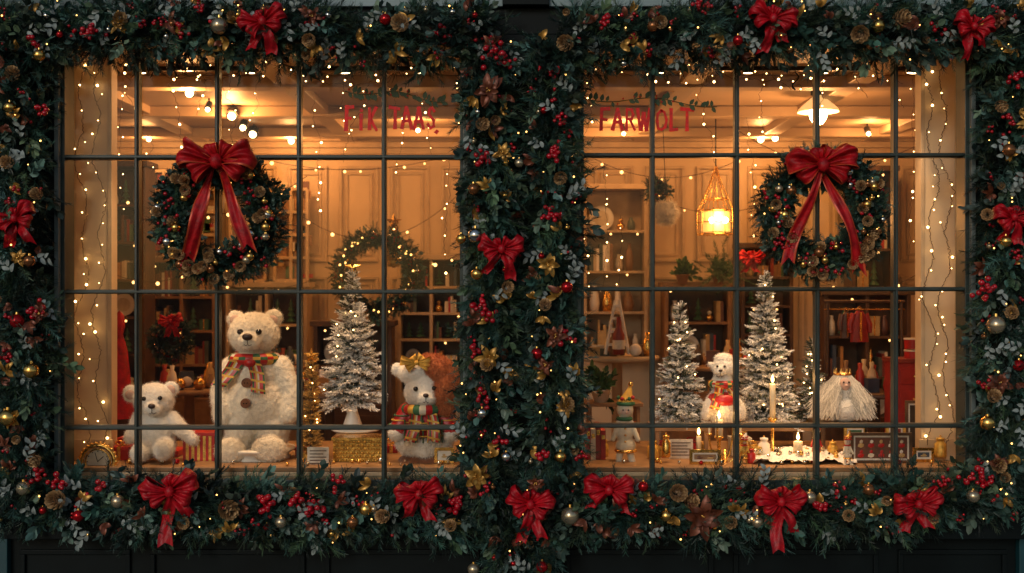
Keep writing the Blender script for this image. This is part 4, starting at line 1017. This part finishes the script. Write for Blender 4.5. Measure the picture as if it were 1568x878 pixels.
def shelves(px0,px1,py0,py1,y,rows,cols=1,m='creamwood',name='display_shelves',back='wood',d=.3,books=.22,pl=None):
    a=W(px0,py1,y);c=W(px1,py0,y); z0=.3 if py1>590 else a.z; e=empty(name,((a.x+c.x)/2,y,z0)); mb=MB(); t=.035
    mb.box((a.x,y,z0),(a.x+t,y+d,c.z),m); mb.box((c.x-t,y,z0),(c.x,y+d,c.z),m); mb.box((a.x-.03,y-.03,c.z),(c.x+.03,y+d,c.z+.05),m)
    mb.box((a.x+t,y+d-.02,z0),(c.x-t,y+d,c.z-.001),back)
    if z0<a.z-.1:
        mb.box((a.x+t,y+.012,z0),(c.x-t,y+.03,a.z-.026),m)
        for q in (0,1):
            xa=a.x+t+.03+(c.x-a.x-2*t)*q/2; mb.box((xa,y+.004,z0+.1),(xa+(c.x-a.x-2*t)/2-.06,y+.0115,a.z-.1),m)
    H=(c.z-a.z)/rows; cm=MB()
    for r_ in range(rows):
        z=a.z+H*r_
        mb.box((a.x+t,y+.006,z-.025),(c.x-t,y+d-.022,z),m)
        for q in range(cols):
            xa=a.x+t+(c.x-a.x-2*t)*q/cols; xb=a.x+t+(c.x-a.x-2*t)*(q+1)/cols
            clutter(cm,xa+.02,xb-.02,y+.02,d-.05,z+.001,H-.05,books,pl)
    for q in range(1,cols):
        xa=a.x+t+(c.x-a.x-2*t)*q/cols; mb.box((xa-.015,y+.003,a.z),(xa+.015,y+d-.023,c.z-.002),m)
    for k in range(3):   # added glow dots for the dim shelves, not real fittings
        xx=R.uniform(a.x+.05,c.x-.05); zz=a.z+H*R.randint(1,rows)-.04; mb.sph((xx,y-.005,zz),.012,'globe',1)
    mb.build('frame',e,bevel=.003); cm.build('goods',e)
shelves(608,712,398,600,4.0,5,2,books=.5); shelves(893,992,290,540,4.1,4,1,'creamwood','white_dresser','creamwood',books=.05,pl=light_pl); shelves(1018,1120,440,600,4.0,3,1,'oak',books=.15)
shelves(224,330,402,610,3.9,4,2,'oak'); shelves(345,470,440,610,4.1,3,2,'creamwood'); shelves(1262,1395,452,640,3.2,3,2,'wood'); shelves(150,222,255,600,3.4,6,1,'wood')
shelves(480,600,500,620,3.6,2,2,'wood'); shelves(1135,1215,380,600,4.2,5,1,'wood',books=.1); shelves(1305,1372,262,440,4.1,3,1,'wood','wall_shelves',books=.1)
def glazed(px0,px1,py0,py1,y,nx,nz,name='glazed_cabinet'):
    a=W(px0,py1,y);c=W(px1,py0,y); mb=MB(); t=.03
    mb.box((a.x,y+.05,a.z),(c.x,y+.08,c.z),pal[7])
    for i in range(nx+1):
        x=a.x+(c.x-a.x)*i/nx; mb.box((x-t/2,y,a.z),(x+t/2,y+.049,c.z),'creamwood')
    for i in range(nz+1):
        z=a.z+(c.z-a.z)*i/nz; mb.box((a.x,y+.004,z-t/2),(c.x,y+.045,z+t/2),'creamwood')
    for i in range(nx*nz*2): 
        x=R.uniform(a.x,c.x);z=R.uniform(a.z,c.z); mb.box((x,y+.03,z),(x+R.uniform(.03,.12),y+.051,z+R.uniform(.03,.15)),R.choice(pal))
    mb.build(name,bevel=.003)
glazed(225,275,262,395,4.3,2,4); glazed(285,330,255,395,4.35,2,4); glazed(420,470,290,430,4.4,2,4); glazed(352,405,300,430,4.4,2,3)
def table(px,py,rpx,y,m='oak',name='display_table',goods=10):
    c=W(px,py,y); r=rpx*sc(y); mb=MB()
    mb.lathe((c.x,c.y,.3),[(.001,0),(r*.5,0),(r*.45,.03),(.05,.06),(.04,c.z-.36),(r*.9,c.z-.335),(r,c.z-.33),(r,c.z-.3),(.001,c.z-.3)],m,30)
    e=mb.build(name)
    cm=MB()
    for i in range(goods):
        a=R.random()*6.283;q=r*.75*math.sqrt(R.random()); x=c.x+q*math.cos(a);yy=c.y+q*math.sin(a); k=R.random(); h=R.uniform(.08,.25)
        if k<.25: cm.box((x-.05,yy-.04,c.z+.001),(x+.05,yy+.04,c.z+h*.6),R.choice(pal),rz=R.uniform(-.5,.5))
        elif k<.75: cm.lathe((x,yy,c.z+.001),[(.001,0),(.03,0),(.045,h*.3),(.03,h*.7),(.015,h*.8),(.02,h),(.001,h)],R.choice(pal+[M['white'],M['gold']]),12)
        else: cm.sph((x,yy,c.z+.05),.05,R.choice([M['gold'],M['redp'],M['white']]),2)
    ob=cm.build('table_goods',None); par(ob,e)
table(290,595,60,2.4,goods=18); table(505,600,70,2.6,'wood',goods=18); table(945,545,64,2.0,'creamwood',goods=9); table(1110,560,60,2.9,'oak',goods=16); table(1340,600,60,2.2,'wood',goods=16); table(690,610,60,2.3,'oak',goods=12); table(400,560,70,3.2,'oak',goods=18)
potted(920,618,15,20,1.3); 
riser(897,985,618,1.2,.3,'oak')
mb=MB(); y=1.9; f=L(945,545,y)
for sx in(-1,1):
    mb.cyl(f.p(945+sx*18,543,0),f.p(945+sx*3,460,0),.014,.012,'white',8)
for k in range(4): mb.box(f.p(945-16+k*3.6,530-k*20,-3),f.p(945+16-k*3.6,526-k*20,6),'white')
mb.build('white_ladder_shelf')
mb=MB(); mb.lathe(f.p(946,542,-14),[(.001,0),(.045,0),(.047,.15),(.02,.21),(.016,.28),(.02,.29),(.001,.29)],pal[9],18); mb.lathe(f.p(946,534,-14),[(.048,0),(.048,.07)],'paper',18); mb.build('red_bottle')
wreath(578,420,66,46,3.0,500,'lit_wreath',(.07,.12),.6,lights=24); wreath(262,520,30,14,2.6,700,'small_wreath',(.06,.10),.4)
bow(262,492,20,y=2.4,tails=((-.4,-1.2),(.4,-1.2))); bow(1150,395,22,y=3.0,tails=((-.4,-1.0),(.4,-1.0)),name='red_flower_bow')
frosted_tree(603,340,400,26,3.2,'pot',gold=True,star=True,name='gold_tinsel_tree')
f=L(1020,325,2.4); e=empty('white_flower_ball',f.o)
plush('petals',[f.e(1020+12*math.cos(a)*math.sin(b_),325+12*math.cos(b_),7,7,7,12*math.sin(a)*math.sin(b_)) for a in np.linspace(0,6.28,9)[:-1] for b_ in (.6,1.5,2.4)],'plushw',e,.012,.012,20,2500,.03,(.75,.7,.6))
mb=MB(); mb.tube([f.p(1020,310),W(1015,190,2.4)],.003,'metal',4); mb.build('cord',e)
wreath(1008,292,18,6,3.4,500,'small_wreath',(.06,.1),.3)
def coat(px,py,w_,h,y,m):
    f=L(px,py,y); s=f.s; mb=MB(); rows=[]
    for i in range(13):
        t=i/12; ww=w_*(.35+.5*min(1,t*5)+.25*t); row=[]
        for j in range(17):
            a=j/16*2*math.pi; row.append(f.p(px+ww*math.cos(a)*(1+.06*math.sin(a*7)),py+h*t,6*math.sin(a)*(1+.3*math.sin(a*9+t*3))))
        rows.append(row)
    mb.grid(rows,m)
    for sx in(-1,1): mb.tube([f.p(px+sx*w_*.7,py+h*.1,0),f.p(px+sx*w_*1.15,py+h*.45,-2),f.p(px+sx*w_*1.1,py+h*.7,-4)],[5*s,4.5*s,3.5*s],m,8)
    mb.box(f.p(px-1.5,py+h*.95,-8),f.p(px+1.5,py+h*.05,-6),'gold'); mb.torus(f.p(px,py-3),3*s,.003,'gold'); mb.build('hanging_coat')
coat(1316,476,13,48,1.85,pal[0]); coat(1296,478,9,40,1.95,pal[4])
mb=MB(); f=L(183,640,1.5)
mb.lathe(f.p(183,640),[(24*f.s,0),(20*f.s,.1),(15*f.s,.35),(12*f.s,.5),(5*f.s,.62),(8*f.s,.68),(7*f.s,.76),(.001,.8)],'red',18); mb.build('red_cape')
mb=MB(); y=1.9; mb.tube([W(1262,462,y),W(1385,462,y)],.012,'wood',8); mb.tube([W(1268,462,y),W(1266,640,y)],.012,'wood',8); mb.tube([W(1380,462,y),W(1382,640,y)],.012,'wood',8)
mb.tube([W(1262,474,y),W(1385,474,y)],.006,'gold',8); mb.build('clothes_rail')
# red painted cabinet with tins
mb=MB(); y=1.6; a=W(1374,640,y); c=W(1424,556,y); mb.box((a.x,y,.3),(c.x,y+.3,c.z),pal[0]); mb.box((a.x-.02,y-.02,c.z+.001),(c.x+.02,y+.3,c.z+.03),pal[9])
for q in (0,1,2): mb.box((a.x+.02,y-.012,c.z-.04-q*.17-.12),(c.x-.02,y-.001,c.z-.04-q*.17),pal[0]); mb.sph(((a.x+c.x)/2,y-.02,c.z-.10-q*.17),.012,'gold',2)
mb.build('red_cabinet',bevel=.003)
mb=MB(); f=L(1398,556,1.7)
for z in (542,524): mb.cyl(f.p(1398,z+10),f.p(1398,z-4),13*f.s,13*f.s,'redp',20); mb.cyl(f.p(1398,z-4),f.p(1398,z-6),14*f.s,14*f.s,'white',20)
mb.build('stack_of_red_tins')
potted(1045,436,10,14,3.9,'potted_plant','terr'); potted(1100,436,10,14,3.9,'potted_plant','terr')
n=40; c=W(1105,415,3.4); P=np.array([tuple(c)]*n)+rng.normal(0,.07,(n,3)); Dr=rng.normal(0,1,(n,3))+np.array([0,0,.5]); V,C=scatter(T_flat,P,Dr,rng.uniform(.12,.2,n),np.tile([.05,.10,.04],(n,1))); quads_obj('fern_plant',V,C,'fol')

# ---------------------------------------------------------------- lamps
ROOM=(1,.44,.14)
def pendant_bell(px,py,y):
    f=L(px,py,y); s=f.s; c=f.o; e=empty('glass_pendant_lamp',c); mb=MB()
    mb.lathe(c,[(31*s,-6*s),(30*s,-2*s),(24*s,4*s),(17*s,10*s),(9*s,17*s),(6*s,22*s),(.001,23*s)],'shade',32)
    mb.lathe(c,[(.001,-26*s),(7*s,-24*s),(12*s,-17*s),(14*s,-9*s),(13*s,-2*s),(8*s,4*s),(.001,6*s)],'lamp',28)
    mb.cyl(c+Vector((0,0,22*s)),c+Vector((0,0,34*s)),5*s,4*s,'metal',12)
    mb.tube([c+Vector((0,0,34*s)),Vector((c.x,c.y,zc-.01))],.006,'metal',6); mb.lathe((c.x,c.y,zc-.03),[(.001,-.01),(.06,0),(.06,.03)],'metal',16); mb.build('shade',e)
    light('pendant_light',c+Vector((0,0,-34*s)),34,ROOM,.08,parent=e)
pendant_bell(1253,166,1.9)
def lantern(px,py,y):
    f=L(px,py,y); s=f.s; e=empty('hanging_cage_lantern',f.o); mb=MB()
    prof=[(2,60),(5,48),(11,30),(20,10),(28,-8),(29,-42),(27,-46)]
    for k in range(10):
        a=k/10*6.283; mb.tube([f.o+Vector((r*s*math.cos(a),r*s*math.sin(a),z*s)) for r,z in prof],.004,'gold',5)
    for r,z in ((28,-8),(29,-26),(29,-44),(20,10)): mb.torus(f.o+Vector((0,0,z*s)),r*s,.005,'gold','z',26,5)
    mb.cyl(f.o+Vector((0,0,-40*s)),f.o+Vector((0,0,-10*s)),22*s,22*s,'amber',20)
    for k in range(3): mb.sph(f.o+Vector(((k-1)*10*s,-24*s,-24*s+(k%2)*4*s)),5*s,'lamp',2)
    mb.tube([f.o+Vector((0,0,58*s)),Vector((f.o.x,f.o.y,zc-.01))],.006,'metal',5); mb.build('cage',e)
    light('lantern_light',f.o+Vector((0,-34*s,-20*s)),24,(1,.43,.13),.08,parent=e)
lantern(1096,315,3.0)
mb=MB(); mb.tube([W(1218+5*math.sin(t*6.28),112+t*26,.9) for t in np.linspace(0,1,14)],.006,'metal',6); mb.tube([W(1218,112,.9),W(1219,75,.9)],.004,'metal',5); mb.build('ceiling_hook')
def spotlamp(px,py,e_,name='ceiling_spotlight',big=.034,zz=zc-.10):
    yy=(zz-CZ)*D*K/(439-py)-D; p=Vector(((px-784)*sc(yy),yy,zz)); e=empty(name,p); mb=MB()
    mb.cyl(p+Vector((0,.06,.06)),p+Vector((0,0.005,.004)),big*1.3,big*1.5,'metal',14); mb.cyl(p+Vector((0,.04,.05)),p+Vector((0,.04,.12)),.008,.008,'metal',6)
    mb.sph(p,big,'lamp',2); mb.build('fixture',e)
    if e_: light('spot_bulb',p+Vector((0,-.06,-.05)),e_,ROOM,.05,parent=e)
for px,py,e_,bg_ in ((290,143,20,.03),(355,178,26,.034),(372,196,0,.028),(387,206,0,.034),(446,216,18,.03),(318,168,0,.02),(1165,214,18,.03),(1187,212,0,.03),(640,200,24,.02),(1330,205,16,.02),(955,205,16,.018),(228,214,12,.02)):
    spotlamp(px,py,e_,big=bg_)
for a,c in ((230,640),(960,1400)):
    mb=MB(); p0=W(a-40,80,.9);p1=W(c+40,80,.9); mb.box((p0.x,.88,zc-.03),(p1.x,.92,zc-.001),'metal'); mb.build('lighting_track')
for px,tx,en in ((240,250,95),(400,397,100),(540,560,95),(650,650,100),(1000,1040,95),(1130,1120,100),(1240,1230,105),(1370,1330,90)):
    p=W(px,80,.6); p=Vector((p.x,.28,zc-.16)); e=empty('track_spotlight',p); mb=MB(); t_=W(tx,650,.5); d=(t_-p).normalized()
    mb.cyl(p-d*.1,p,.03,.036,'metal',16); mb.cyl(p-d*.06,Vector((p.x,p.y,zc-.001)),.008,.008,'metal',6); mb.cyl(p-d*.002,p+d*.002,.028,.028,'lamp',16); mb.build('fixture',e)
    light('spot_beam',p+d*.02,en,(1,.62,.33),.04,(t_,50),parent=e)
print('done')
